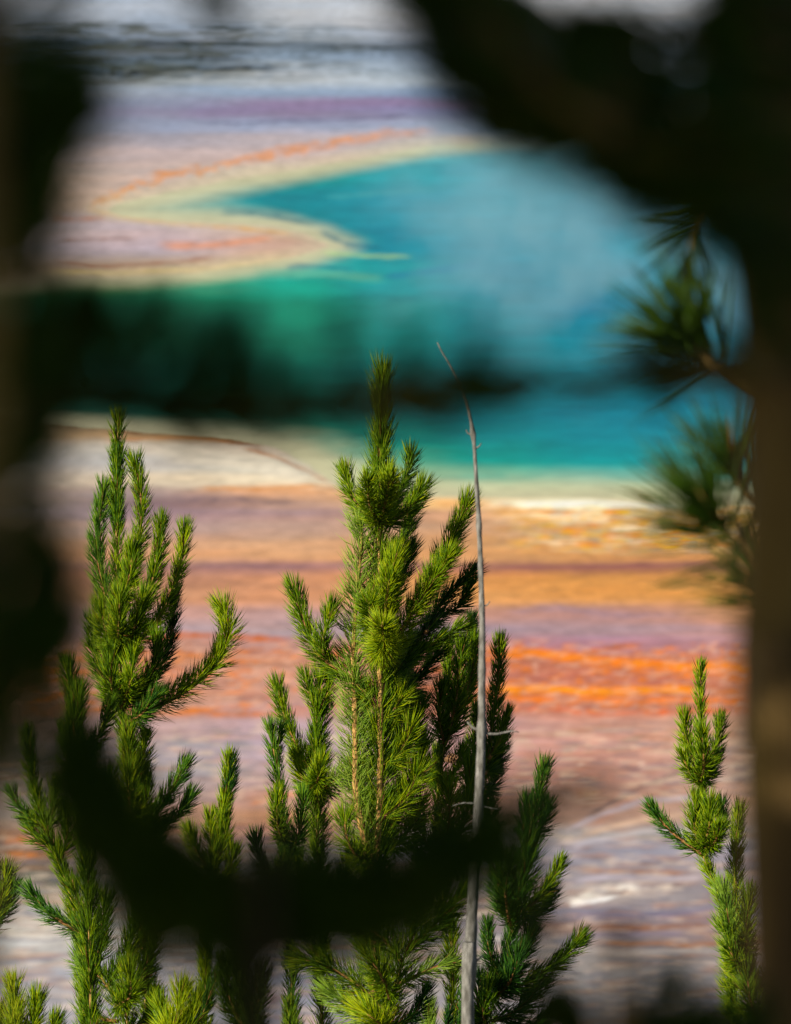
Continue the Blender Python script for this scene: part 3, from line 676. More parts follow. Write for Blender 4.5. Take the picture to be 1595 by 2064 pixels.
pine('dark green pine low on the right of the grey stem, partly behind blurred shadow',
     [(960, 2200), (1000, 2010), (1036, 1860), (1054, 1750), (1066, 1690), (1082, 1620), (1096, 1550)], 19.2, r=7, L=40, dens=1300, a0=45, a1=28, mat=M_NEEDLE_D if False else M_NEEDLE_B, tint=-.15, needles_from=.4, branches=[
  ([(1066, 1695), (1092, 1668, .05), (1104, 1628, .08)], D(r=3.5, L=40, dens=1400, tint=-.3)),
  ([(1064, 1700), (1056, 1660, .05), (1062, 1620, .06)], D(r=3.5, L=38, dens=1300, tint=-.2)),
  ([(1036, 1860), (1008, 1800), (1002, 1742)], D(r=4, L=48, dens=1300)),
  ([(1040, 1840), (1058, 1780), (1072, 1715)], D(r=4, L=50, dens=1400)),
  ([(1040, 1845), (1085, 1812), (1112, 1775), (1128, 1742)], D(r=4, L=36, dens=1300, mat=M_NEEDLE, tint=.05)),
  ([(1036, 1850), (1080, 1850, .1), (1105, 1810, .1)], D(r=4, L=46, dens=1300)),
  ([(1030, 1870), (1020, 1800, -.1), (1030, 1740, -.15)], D(r=4, L=50, dens=1300)),
  ([(1010, 1975), (988, 1920), (983, 1868)], D(r=4, L=32, dens=1500, tint=-.3)),
  ([(1010, 1975), (1045, 1940), (1068, 1890)], D(r=4, L=44, dens=1400, tint=-.1)),
  ([(1000, 2010), (1070, 1975), (1130, 1935), (1168, 1895)], D(r=4, L=44, dens=1400, mat=M_NEEDLE, tint=-.1)),
  ([(1000, 2010), (1030, 1975, -.1), (1045, 1930, -.12)], D(r=4, L=52, dens=1400)),
  ([(990, 2060), (1040, 2040), (1085, 1990)], D(r=4, L=52, dens=1400)),
  ([(985, 2090), (1060, 2080), (1110, 2040)], D(r=4, L=52, dens=1400)),
  ([(985, 2090), (975, 2040, -.1), (985, 1990, -.1)], D(r=4, L=48, dens=1400, mat=M_NEEDLE)),
])
pine('lone upright pine at the right, standing sharp beside the thick dark trunk',
     [(1560, 2200), (1522, 1990), (1492, 1895), (1452, 1805), (1420, 1725), (1416, 1650), (1415, 1575), (1413, 1480), (1412, 1352)], 20.0, r=8, L=34, dens=1150, a0=62, a1=26, needles_from=.15, branches=[
  ([(1414, 1578), (1398, 1530), (1386, 1490), (1380, 1448)], D(r=3.5, L=36, dens=1400)),
  ([(1414, 1578), (1434, 1530), (1448, 1490), (1453, 1456)], D(r=3.5, L=36, dens=1400)),
  ([(1414, 1582), (1390, 1555, -.03), (1378, 1525, -.05)], D(r=3.5, L=36, dens=1300)),
  ([(1414, 1582), (1420, 1540, -.08), (1416, 1480, -.12)], D(r=3.5, L=40, dens=1500)),
  ([(1414, 1582), (1436, 1555, .05), (1446, 1525, .08)], D(r=3.5, L=36, dens=1400, tint=-.2)),
  ([(1418, 1722), (1385, 1702), (1345, 1668), (1316, 1632)], D(r=4, L=36, dens=1200, mat=M_NEEDLE_B, bud=True)),
  ([(1417, 1718), (1402, 1670, -.04), (1402, 1615, -.05)], D(r=4, L=40, dens=1500)),
  ([(1418, 1718), (1445, 1690), (1454, 1650), (1454, 1625)], D(r=4, L=34, dens=1400, mat=M_NEEDLE_B)),
  ([(1418, 1715), (1430, 1670, -.1), (1432, 1625, -.12)], D(r=4, L=44, dens=1500, tint=.08)),
  ([(1418, 1712), (1440, 1700, -.1), (1452, 1670, -.14)], D(r=4, L=40, dens=1300)),
  ([(1500, 1915), (1484, 1830), (1484, 1730), (1490, 1640)], D(r=5, L=40, dens=1200, a0=45)),
  ([(1500, 1920), (1475, 1870, -.1), (1460, 1800, -.12)], D(r=4, L=50, dens=1300, mat=M_NEEDLE_P, tint=-.1)),
  ([(1510, 1960), (1480, 1930, -.1), (1462, 1875, -.1)], D(r=4, L=50, dens=1300, tint=.1)),
  ([(1525, 2000), (1485, 1985), (1472, 1930)], D(r=4, L=46, dens=1400, tint=.1)),
  ([(1535, 2050), (1490, 2040), (1470, 1990)], D(r=4, L=46, dens=1400, tint=.05)),
  ([(1540, 2100), (1500, 2090), (1480, 2050)], D(r=4, L=50, dens=1400, tint=.05)),
  ([(1540, 2080), (1515, 2020, -.1), (1505, 1960, -.1)], D(r=4, L=50, dens=1400)),
  ([(1510, 1940), (1505, 1880, -.1), (1510, 1810, -.1)], D(r=4, L=46, dens=1200)),
])
pine('tall many-armed pine at the left, its right arm curving out and up like a hook',
     [(300, 2150), (286, 1900), (280, 1740), (272, 1600), (256, 1500), (244, 1440), (240, 1300), (237, 1150), (236, 1000), (239, 850)], 20.2, r=9, r1=2.5, L=42, dens=1000, a0=60, a1=24, needles_from=.3, branches=[
  ([(237, 1080), (236, 1000), (238, 920)], D(r=3, L=38, dens=1000, a0=34, a1=22, mat=M_NEEDLE_B)),
  ([(238, 1290), (212, 1200), (196, 1110), (202, 1040), (209, 990)], D(r=4, L=42, dens=1300, mat=M_NEEDLE_B)),
  ([(238, 1210), (262, 1150), (282, 1080), (284, 1000), (272, 935)], D(r=4, L=40, dens=1300)),
  ([(238, 1230), (258, 1180, -.1), (268, 1110, -.12)], D(r=4, L=46, dens=1500)),
  ([(240, 1300), (285, 1240), (308, 1170), (320, 1110), (325, 1054)], D(r=4.5, L=40, dens=1400, bud=True)),
  ([(240, 1320), (310, 1262), (345, 1190), (365, 1130), (373, 1068)], D(r=4.5, L=38, dens=1200, bud=True)),
  ([(240, 1330), (270, 1270, -.12), (290, 1210, -.15)], D(r=4, L=50, dens=1600)),
  ([(240, 1330), (215, 1280, -.1), (205, 1230, -.1)], D(r=4, L=48, dens=1500)),
  ([(240, 1320), (240, 1270, -.15), (242, 1210, -.2)], D(r=4, L=50, dens=1500, tint=.05)),
  ([(243, 1420), (295, 1380, .1), (335, 1320, .12), (348, 1260, .12), (352, 1200, .12)], D(r=4, L=36, dens=1200, mat=M_NEEDLE_B, tint=-.35)),
  ([(243, 1430), (285, 1390, -.03), (312, 1340, -.04), (318, 1290, -.04)], D(r=4, L=44, dens=1400, tint=-.1)),
  ([(243, 1430), (215, 1380), (195, 1320), (188, 1260)], D(r=4, L=46, dens=1400, tint=-.1)),
  ([(243, 1430), (225, 1380, -.1), (225, 1320, -.12)], D(r=4, L=50, dens=1500)),
  ([(244, 1430), (262, 1380, -.12), (270, 1320, -.14)], D(r=4, L=48, dens=1400)),
  ([(248, 1460), (300, 1432), (365, 1398), (425, 1352), (456, 1300), (461, 1262), (452, 1226)], D(r=5.5, L=48, dens=1500, a0=62, a1=40, side=(-.7, -.4, .7), bud=False, tint=.08, label='long arm hooked upward at its tip')),
  ([(248, 1462), (285, 1440, -.1), (312, 1405, -.12)], D(r=4, L=44, dens=1200, mat=M_NEEDLE_B)),
  ([(265, 1570), (262, 1530, -.05), (261, 1480, -.08)], D(r=4, L=44, dens=1600, a0=48, tint=.15)),
  ([(268, 1580), (285, 1540), (292, 1490)], D(r=4, L=40, dens=1300, tint=.05)),
  ([(280, 1680), (262, 1620, -.1), (258, 1560, -.12)], D(r=4, L=54, dens=1500, a0=55, tint=.05)),
  ([(280, 1690), (295, 1630), (290, 1560)], D(r=4, L=46, dens=1400)),
  ([(282, 1690), (315, 1640), (348, 1590), (372, 1545)], D(r=4.5, L=42, dens=1300, mat=M_NEEDLE_B, bud=True)),
  ([(282, 1700), (330, 1668), (365, 1636), (384, 1606)], D(r=4, L=38, dens=1300, mat=M_NEEDLE_B, side=(0, 0, 1))),
  ([(280, 1700), (240, 1650), (215, 1600)], D(r=4, L=48, dens=1400)),
  ([(285, 1780), (310, 1730), (320, 1680)], D(r=4, L=46, dens=1200, tint=-.1)),
])
pine('dense upright pine just left of the hooked one, its lower half lost in shade',
     [(185, 2150), (180, 1850), (168, 1650), (154, 1500), (148, 1420), (138, 1355)], 18.8, r=8, L=48, dens=1500, a0=50, a1=26, mat=M_NEEDLE, tint=-.15, branches=[
  ([(160, 1560), (188, 1505), (208, 1465), (222, 1425)], D(r=4, L=36, dens=1300)),
  ([(156, 1530), (150, 1470, -.05), (160, 1400, -.05)], D(r=4, L=44, dens=1500)),
  ([(165, 1600), (138, 1540), (132, 1480)], D(r=4, L=42, dens=1400)),
  ([(170, 1660), (205, 1620), (220, 1570)], D(r=4, L=42, dens=1300)),
])
pine('small forked pine near the left edge, one arm pointing straight up',
     [(170, 2150), (150, 1850), (112, 1720), (88, 1665), (74, 1600), (62, 1540), (56, 1486)], 19.6, r=6, L=40, dens=1300, a0=48, a1=26, tint=-.05, needles_from=.3, branches=[
  ([(88, 1668), (55, 1645), (36, 1625), (26, 1602)], D(r=3.5, L=34, dens=1200, mat=M_NEEDLE_B)),
  ([(95, 1680), (108, 1635), (112, 1590)], D(r=3.5, L=42, dens=1300, mat=M_NEEDLE_P, tint=-.1)),
  ([(105, 1710), (75, 1690), (60, 1660)], D(r=3.5, L=38, dens=1200)),
  ([(120, 1740), (135, 1690), (135, 1640)], D(r=3.5, L=44, dens=1200)),
])
pine('pine at the left border, cut by the frame, below the orange streak',
     [(-60, 2200), (-40, 1960), (-22, 1880), (2, 1820), (12, 1764)], 19.8, r=6, L=44, dens=1500, a0=50, a1=30, needles_from=.4, branches=[
  ([(-20, 1880), (12, 1840), (28, 1790)], D(r=3.5, L=34, dens=1300, mat=M_NEEDLE_B)),
  ([(-10, 1850), (-18, 1800), (-15, 1750)], D(r=3.5, L=40, dens=1300)),
])
pine('single-leader pine with dark bluish tip, right of the hooked-arm pine',
     [(415, 2150), (425, 1850), (432, 1740), (446, 1660), (458, 1590), (461, 1534)], 20.0, r=6, L=38, dens=1500, a0=48, a1=26, tint=.1, needles_from=.35, branches=[
  ([(455, 1612), (464, 1575), (468, 1536)], D(r=3, L=32, dens=1300, mat=M_NEEDLE_B, tint=-.4)),
  ([(430, 1760), (400, 1720), (384, 1680)], D(r=3.5, L=38, dens=1300)),
  ([(432, 1740), (425, 1690), (424, 1650)], D(r=3.5, L=36, dens=1300)),
  ([(432, 1750), (452, 1700), (455, 1650)], D(r=3.5, L=36, dens=1300)),
  ([(428, 1800), (460, 1770), (470, 1720)], D(r=3.5, L=40, dens=1300)),
])
pine('leaning pine in the lower left corner, one thin arm reaching left',
     [(262, 2220), (236, 2030), (205, 1970), (182, 1910), (165, 1850), (150, 1790)], 19.4, r=8, L=44, dens=1000, a0=62, a1=32, needles_from=.2, mat=M_NEEDLE, branches=[
  ([(172, 1885), (130, 1862), (95, 1838), (62, 1800)], D(r=4, L=38, dens=1200, mat=M_NEEDLE_B, side=(-.2, 0, .8), label='thin arm reaching left, bluish needles')),
  ([(195, 1950), (205, 1880), (212, 1820)], D(r=4, L=48, dens=1400, tint=-.2)),
  ([(215, 1990), (255, 1930), (270, 1870)], D(r=4, L=50, dens=1500, tint=-.2)),
  ([(225, 2010), (275, 1980), (300, 1930), (302, 1880)], D(r=4, L=46, dens=1500, tint=-.3)),
  ([(205, 1970), (168, 1950, .05), (158, 1905, .06)], D(r=4, L=40, dens=1000, mat=M_NEEDLE_P, tint=-.2)),
  ([(235, 2030), (262, 2010, -.1), (262, 1960, -.12)], D(r=4, L=50, dens=1400)),
  ([(240, 2060), (200, 2050), (180, 2010)], D(r=4, L=42, dens=1000)),
  ([(245, 2080), (290, 2060), (310, 2010)], D(r=4, L=44, dens=1200)),
])
pine('bright green pine top in the bottom left corner of the picture',
     [(30, 2260), (35, 2120), (32, 2050), (28, 1992)], 19.2, r=6, L=46, dens=1700, a0=52, a1=30, tint=.15, needles_from=.3, branches=[
  ([(38, 2120), (66, 2070), (74, 2016)], D(r=4, L=42, dens=1600, tint=.15)),
  ([(36, 2130), (5, 2090), (-5, 2040)], D(r=4, L=42, dens=1600, tint=.1)),
  ([(40, 2140), (95, 2110), (112, 2060)], D(r=4, L=40, dens=1400)),
])
pine('bright rounded pine top at the bottom edge beside the leaning pine',
     [(345, 2260), (352, 2130), (358, 2060), (366, 2002)], 19.2, r=6, L=50, dens=1700, a0=56, a1=34, tint=.18, needles_from=.3, branches=[
  ([(352, 2120), (335, 2070), (325, 2030)], D(r=4, L=46, dens=1600, tint=.15)),
  ([(354, 2120), (385, 2070), (392, 2020)], D(r=4, L=46, dens=1600, tint=.1)),
  ([(356, 2100), (400, 2060, .1), (425, 2000, .1), (440, 1965, .1)], D(r=3.5, L=34, dens=900, mat=M_NEEDLE_B, tint=-.2)),
])
pine('dark shaded pine at the bottom edge, left of centre',
     [(515, 2260), (505, 2120), (490, 2020), (480, 1940)], 18.2, r=7, L=46, dens=1600, a0=50, a1=30, mat=M_NEEDLE_D, needles_from=.3, branches=[
  ([(500, 2090), (520, 2030), (528, 1965)], D(r=4, L=42, dens=1500)),
  ([(500, 2090), (465, 2020), (452, 1950)], D(r=4, L=42, dens=1500)),
])
pine('tiny tip of a pine poking up at the bottom edge under the middle clump',
     [(595, 2280), (588, 2140), (585, 2080), (584, 2032)], 19.6, r=4, L=34, dens=1500, a0=46, a1=28, needles_from=.3)
pine('long-needled pine below the tallest one at the bottom edge',
     [(775, 2260), (778, 2090), (790, 2020), (812, 1940), (835, 1870), (848, 1830)], 19.0, r=6, L=62, dens=900, a0=72, a1=45, mat=M_NEEDLE, tint=.0, needles_from=.25, bud=False, branches=[
  ([(785, 2050), (740, 2000), (690, 1965), (640, 1940), (612, 1936)], D(r=4, L=56, dens=1200, a0=62, a1=40, tint=.05)),
  ([(782, 2070), (720, 2040), (670, 2000)], D(r=4, L=54, dens=1200, a0=62, mat=M_NEEDLE_P, tint=-.1)),
  ([(800, 1985), (845, 1965), (890, 1945), (930, 1938)], D(r=4, L=42, dens=1100, a0=60, mat=M_NEEDLE_P, tint=-.1)),
  ([(782, 2080), (830, 2050), (855, 2005)], D(r=4, L=42, dens=1300, mat=M_NEEDLE_B, tint=-.2)),
  ([(790, 2020), (770, 1970, -.1), (740, 1920, -.12)], D(r=4, L=56, dens=1200, a0=60)),
  ([(812, 1940), (770, 1890), (720, 1860)], D(r=4, L=56, dens=1200, a0=60, tint=-.1)),
  ([(820, 1920), (870, 1870), (910, 1830), (935, 1800)], D(r=4, L=52, dens=1300, a0=55, tint=-.1)),
  ([(780, 2090), (760, 2060, -.1), (735, 2040, -.1)], D(r=4, L=56, dens=1000, a0=60, tint=.2)),
])
pine('pale thin pine tip at the bottom edge beside the foot of the grey stem',
     [(860, 2280), (864, 2140), (866, 2090), (866, 2036)], 19.8, r=4, L=38, dens=1300, a0=50, a1=30, mat=M_NEEDLE_P, needles_from=.3, branches=[
  ([(866, 2130), (895, 2090), (905, 2045)], D(r=3.5, L=28, dens=1200, mat=M_NEEDLE_B, tint=-.35)),
  ([(868, 2140), (925, 2080), (935, 2020), (938, 1985)], D(r=3.5, L=28, dens=1100, mat=M_NEEDLE_B, tint=-.35)),
])

# cone on the bushy pine
def cone(p, axis, L=0.032, r=0.013):
    axis = np.array(axis, float); axis /= np.linalg.norm(axis)
    n = 11; s = np.linspace(0, 1, n); C = np.array(p)[None] + axis[None] * (s[:, None] * L)
    parts = [tube(C, r * 0.62 * np.sin(np.pi * np.clip(s * 0.85 + 0.12, 0, 1)) + 0.001, 8)]
    x = np.cross(axis, [0.3, 0.9, 0.1]); x /= np.linalg.norm(x); y = np.cross(axis, x)
    for k in range(46):
        f = (k + 0.5) / 46; a = k * 2.39996; rr = r * math.sin(math.pi * (f * 0.85 + 0.1)); rd = math.cos(a) * x + math.sin(a) * y; tn = np.cross(axis, rd)
        b0 = np.array(p) + axis * f * L + rd * rr * 0.5; t0 = np.array(p) + axis * (f * L + r * 0.35) + rd * rr * 1.08; h = r * 0.30
        Vv = np.array([b0 - tn * h * .6, b0 + tn * h * .6, t0 + tn * h, t0 - tn * h, b0 + axis * r * .16, t0 + axis * r * .20 + rd * 0.0006])
        parts.append((Vv, np.array([[0, 1, 2, 3]]), np.array([[0, 4, 1], [1, 4, 2], [4, 5, 2], [2, 5, 3], [3, 5, 0], [5, 4, 0]])))
    return merge(parts)
par = next(o for o in COL.objects if o.get('label', '').startswith('bushy pine behind'))
Vc, F4, F3, _ = cone(P(897, 1532, 20.0), (0.9, -0.35, 0.25))
mesh_obj('pine_cone', Vc, F4, F3, M_CONE, par, smooth=False)

# ---------------------------------------------------------------- bare dead stem
dS = 15.5
b = P(944, 2130, dS); gx, gy = b[0], b[1]
e = empty('dead_sapling', (gx, gy, hill(gx, gy)), 'tall bare grey dead stem, leafless, thin and bent left at its tip', 'dead tree')
kd = dS / FOCUS
pts = [(943, 2130), (946, 1990), (952, 1850), (960, 1700), (968, 1560), (971, 1470), (972, 1350), (972, 1230), (966, 1060), (960, 960), (954, 875), (940, 810), (915, 750), (892, 710), (882, 690)]
Q = [np.array((gx, gy, hill(gx, gy) - 0.1))] + [P(u, v, dS) for u, v in pts]
C = smooth_curve(Q, 0.02); s = arclen(C) / arclen(C)[-1]
zq = C[:, 2]; vq = np.interp(-zq, [-P(0, 690, dS)[2], -P(0, 870, dS)[2], -P(0, 1250, dS)[2], -P(0, 1600, dS)[2], -P(0, 2064, dS)[2], -P(0, 3000, dS)[2]], [1.2, 3.6, 5.8, 9.5, 13.5, 20])
rad = vq / PXM * kd
for vv, bump in ((875, 1.7), (905, 1.2), (1060, 1.35), (1222, 1.55), (1350, 1.15), (1470, 1.35), (1705, 1.25), (1940, 1.2), (985, 1.15), (1140, 1.15), (1590, 1.15)):
    zc = P(0, vv, dS)[2]; rad = rad * (1 + (bump - 1) * np.exp(-((zq - zc) / 0.006) ** 2))
V_, F4, F3 = tube(C, rad, 12, 0.04); st = mesh_obj('trunk', V_, F4, F3, M_DEAD, e)
for i, (tp, r_) in enumerate([([(972, 1478), (1000, 1480), (1030, 1474), (1046, 1476)], 2.6), ([(970, 1472), (955, 1468), (942, 1455)], 3.4), ([(964, 1620), (935, 1618), (912, 1624)], 2.2),
                 ([(966, 1622), (990, 1628), (1008, 1630)], 2.0), ([(972, 1222), (982, 1220), (988, 1212)], 1.8), ([(956, 905), (966, 900), (970, 893)], 1.8), ([(954, 877), (944, 874), (940, 866)], 2.2), ([(950, 1940), (962, 1936), (975, 1925)], 2.4)]):
    shoot(e, tp, dS, r=r_ * kd, r1=0.8, dens=0, wood=M_DEAD, name='twig')

# ---------------------------------------------------------------- near pines, out of focus and in shade
FK = 0.60
def fd(d): return d * FK if d < 6 else d
def fg_tree(name, label, loc): return empty(name, loc, label, 'pine tree', 'near pines around the viewpoint')
def fshoot(parent, pts, d, r_mm=3.5, L_mm=38, dens=1500, a0=50, a1=32, w=2.2, mat=None, tint=0.0, **kw):
    k = PXM / 1000
    kw.setdefault('wood', M_OLD)
    if d < 6: d *= FK; r_mm *= FK; L_mm *= FK; dens /= FK * 0.95; w *= 0.8
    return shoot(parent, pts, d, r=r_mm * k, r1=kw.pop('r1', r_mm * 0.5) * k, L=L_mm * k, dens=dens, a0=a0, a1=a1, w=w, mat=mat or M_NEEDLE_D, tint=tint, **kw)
def big_trunk(parent, pts, d, r0, r1, mat=M_OLD):
    r0 *= fd(d) / d; r1 *= fd(d) / d; d = fd(d)
    b = P(pts[0][0], pts[0][1], d); g = (b[0], b[1], hill(b[0], b[1]) - 0.2)
    C = smooth_curve([np.array(g)] + [P(u, v, d) for u, v in pts], 0.03); s = arclen(C) / arclen(C)[-1]
    rad = r0 + (r1 - r0) * s; rad = rad * (1 + .05 * np.sin(C[:, 2] * 23) + .03 * np.sin(C[:, 2] * 61 + 1)); V_, F4, F3 = tube(C, rad, 28, 0.05)
    o = mesh_obj('trunk', V_, F4, F3, mat, parent); o['_o'] = list(parent.location); return o

b = P(1700, 2300, fd(5.0))
rt = fg_tree('pine_tree', 'old pine whose thick dark trunk fills the right edge, blurred branches at the top right', (b[0], b[1], hill(b[0], b[1])))
big_trunk(rt, [(1676, 2300), (1668, 1500), (1656, 800), (1622, 0), (1660, -2500)], 5.0, 0.066, 0.050)
top = [
  ([(1680, 260), (1600, 190), (1500, 90)], 4.3, D(L_mm=24, mat=M_NEEDLE)),
  ([(1680, 250), (1590, 150), (1520, 20)], 4.3, D(L_mm=24)),
  ([(1680, 640), (1580, 590), (1500, 500)], 4.0, D(L_mm=22, dens=1200)),
  ([(1680, 600), (1600, 560), (1540, 470)], 4.2, D(L_mm=24)),
  ([(1600, 60), (1400, 45), (1200, 40)], 4.1, D(L_mm=16)),
  ([(1300, 60), (1120, 30), (1020, -10)], 4.1, D(L_mm=18)),
  ([(1650, 10), (1560, 0), (1470, 20)], 4.1, D(L_mm=22)),
  ([(1690, 230), (1400, 230), (1120, 170), (930, 90), (850, -20)], 4.0, D(L_mm=34)),
  ([(1690, 320), (1380, 320), (1180, 270), (1020, 210)], 4.0, D(L_mm=36)),
  ([(1690, 420), (1520, 400), (1390, 370), (1270, 320)], 4.1, D(L_mm=34)),
  ([(1690, 160), (1400, 150), (1200, 130), (1060, 110)], 4.2, D(L_mm=32)),
  ([(1690, 60), (1600, 60), (1530, 100)], 4.2, D(L_mm=34)),
  ([(1100, 160), (960, 40), (900, -60)], 3.8, D(L_mm=30)),
  ([(1690, -60), (1560, -60), (1490, 20)], 4.4, D(L_mm=30)),
  ([(1680, 500), (1540, 470), (1450, 430)], 4.4, D(L_mm=34)),
  ([(1680, 350), (1540, 300), (1480, 220)], 4.4, D(L_mm=38)),
  ([(1250, 260), (1090, 180), (1010, 60), (960, -80)], 3.9, D(L_mm=30)),
  ([(1400, 320), (1250, 230), (1110, 220)], 4.3, D(L_mm=36)),
  ([(1500, 330), (1360, 260), (1250, 180)], 4.2, D(L_mm=36)),
  ([(1600, 120), (1400, 90), (1250, 70)], 4.1, D(L_mm=20)),
  ([(1300, 120), (1150, 80), (1040, 40)], 4.1, D(L_mm=20)),
  ([(1100, 100), (960, 60), (850, 20)], 4.1, D(L_mm=22)),
  ([(1100, 300), (980, 240), (900, 150)], 4.1, D(L_mm=20, dens=1000)),
  ([(1600, 460), (1420, 440), (1320, 400)], 4.1, D(L_mm=30)),
  ([(1400, 330), (1200, 300), (1060, 270)], 4.1, D(L_mm=26)),
  ([(1120, 240), (1000, 190), (930, 110)], 4.1, D(L_mm=26)),
  ([(1500, 160), (1350, 90), (1200, 80)], 4.1, D(L_mm=22)),
  ([(1250, 180), (1120, 90), (1020, 30)], 4.1, D(L_mm=22)),
  ([(1690, 560), (1600, 540), (1540, 480)], 4.1, D(L_mm=26)),
  ([(1690, 740), (1600, 700), (1540, 620)], 4.4, D(L_mm=20)),
]
for i_, (p_, d_, kw) in enumerate(top):
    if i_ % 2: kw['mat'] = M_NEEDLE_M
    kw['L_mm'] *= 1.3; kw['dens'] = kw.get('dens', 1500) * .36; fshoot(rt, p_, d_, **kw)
b = P(1650, 2300, 7.4)
bt = fg_tree('pine_tree', 'dark long-needled pine behind the thick right trunk, its sprays fanning over the water', (b[0], b[1], hill(b[0], b[1])))
big_trunk(bt, [(1650, 2300), (1640, 1500), (1630, 800), (1620, 200)], 7.4, 0.035, 0.018)
for p_, kw in [
  ([(1625, 380), (1500, 400), (1410, 440), (1388, 540), (1388, 650)], D(L_mm=66, dens=260, a0=40, a1=35, tipfan=20, t0=.3)),
  ([(1632, 800), (1530, 790), (1440, 735), (1385, 680)], D(L_mm=96, dens=300, a0=62, a1=60, tipfan=80, t0=.6, side=(-.4, 0, .3), r_mm=11)),
  ([(1640, 1260), (1560, 1180), (1480, 1095), (1440, 1045)], D(L_mm=105, dens=300, a0=62, a1=60, tipfan=80, t0=.5, side=(-.4, 0, .1), r_mm=7)),
  ([(1640, 1060), (1560, 1040), (1500, 1000), (1470, 940)], D(L_mm=80, dens=260, a0=55, a1=50, tipfan=40, t0=.4, r_mm=5)),
  ([(1640, 1330), (1590, 1260), (1540, 1190)], D(L_mm=80, dens=260, a0=60, a1=55, tipfan=40, t0=.4, side=(-.5, 0, 0), r_mm=5)),
]: fshoot(bt, p_, 7.4, w=3.2, tint=-.25, curve=0.0, mat=M_NEEDLE_D, **kw)  # dark needles and low tint stand in for shade on these fans
fshoot(rt, [(1640, 760), (1500, 772), (1330, 752), (1150, 775), (950, 782)], 4.6, r_mm=6, r1=3.2, L_mm=30, dens=260, t0=.1)
fshoot(rt, [(1640, 740), (1540, 730), (1440, 745), (1330, 738)], 5.0, r_mm=11, r1=5, L_mm=30, dens=500, t0=.3, wood=M_TWIG)

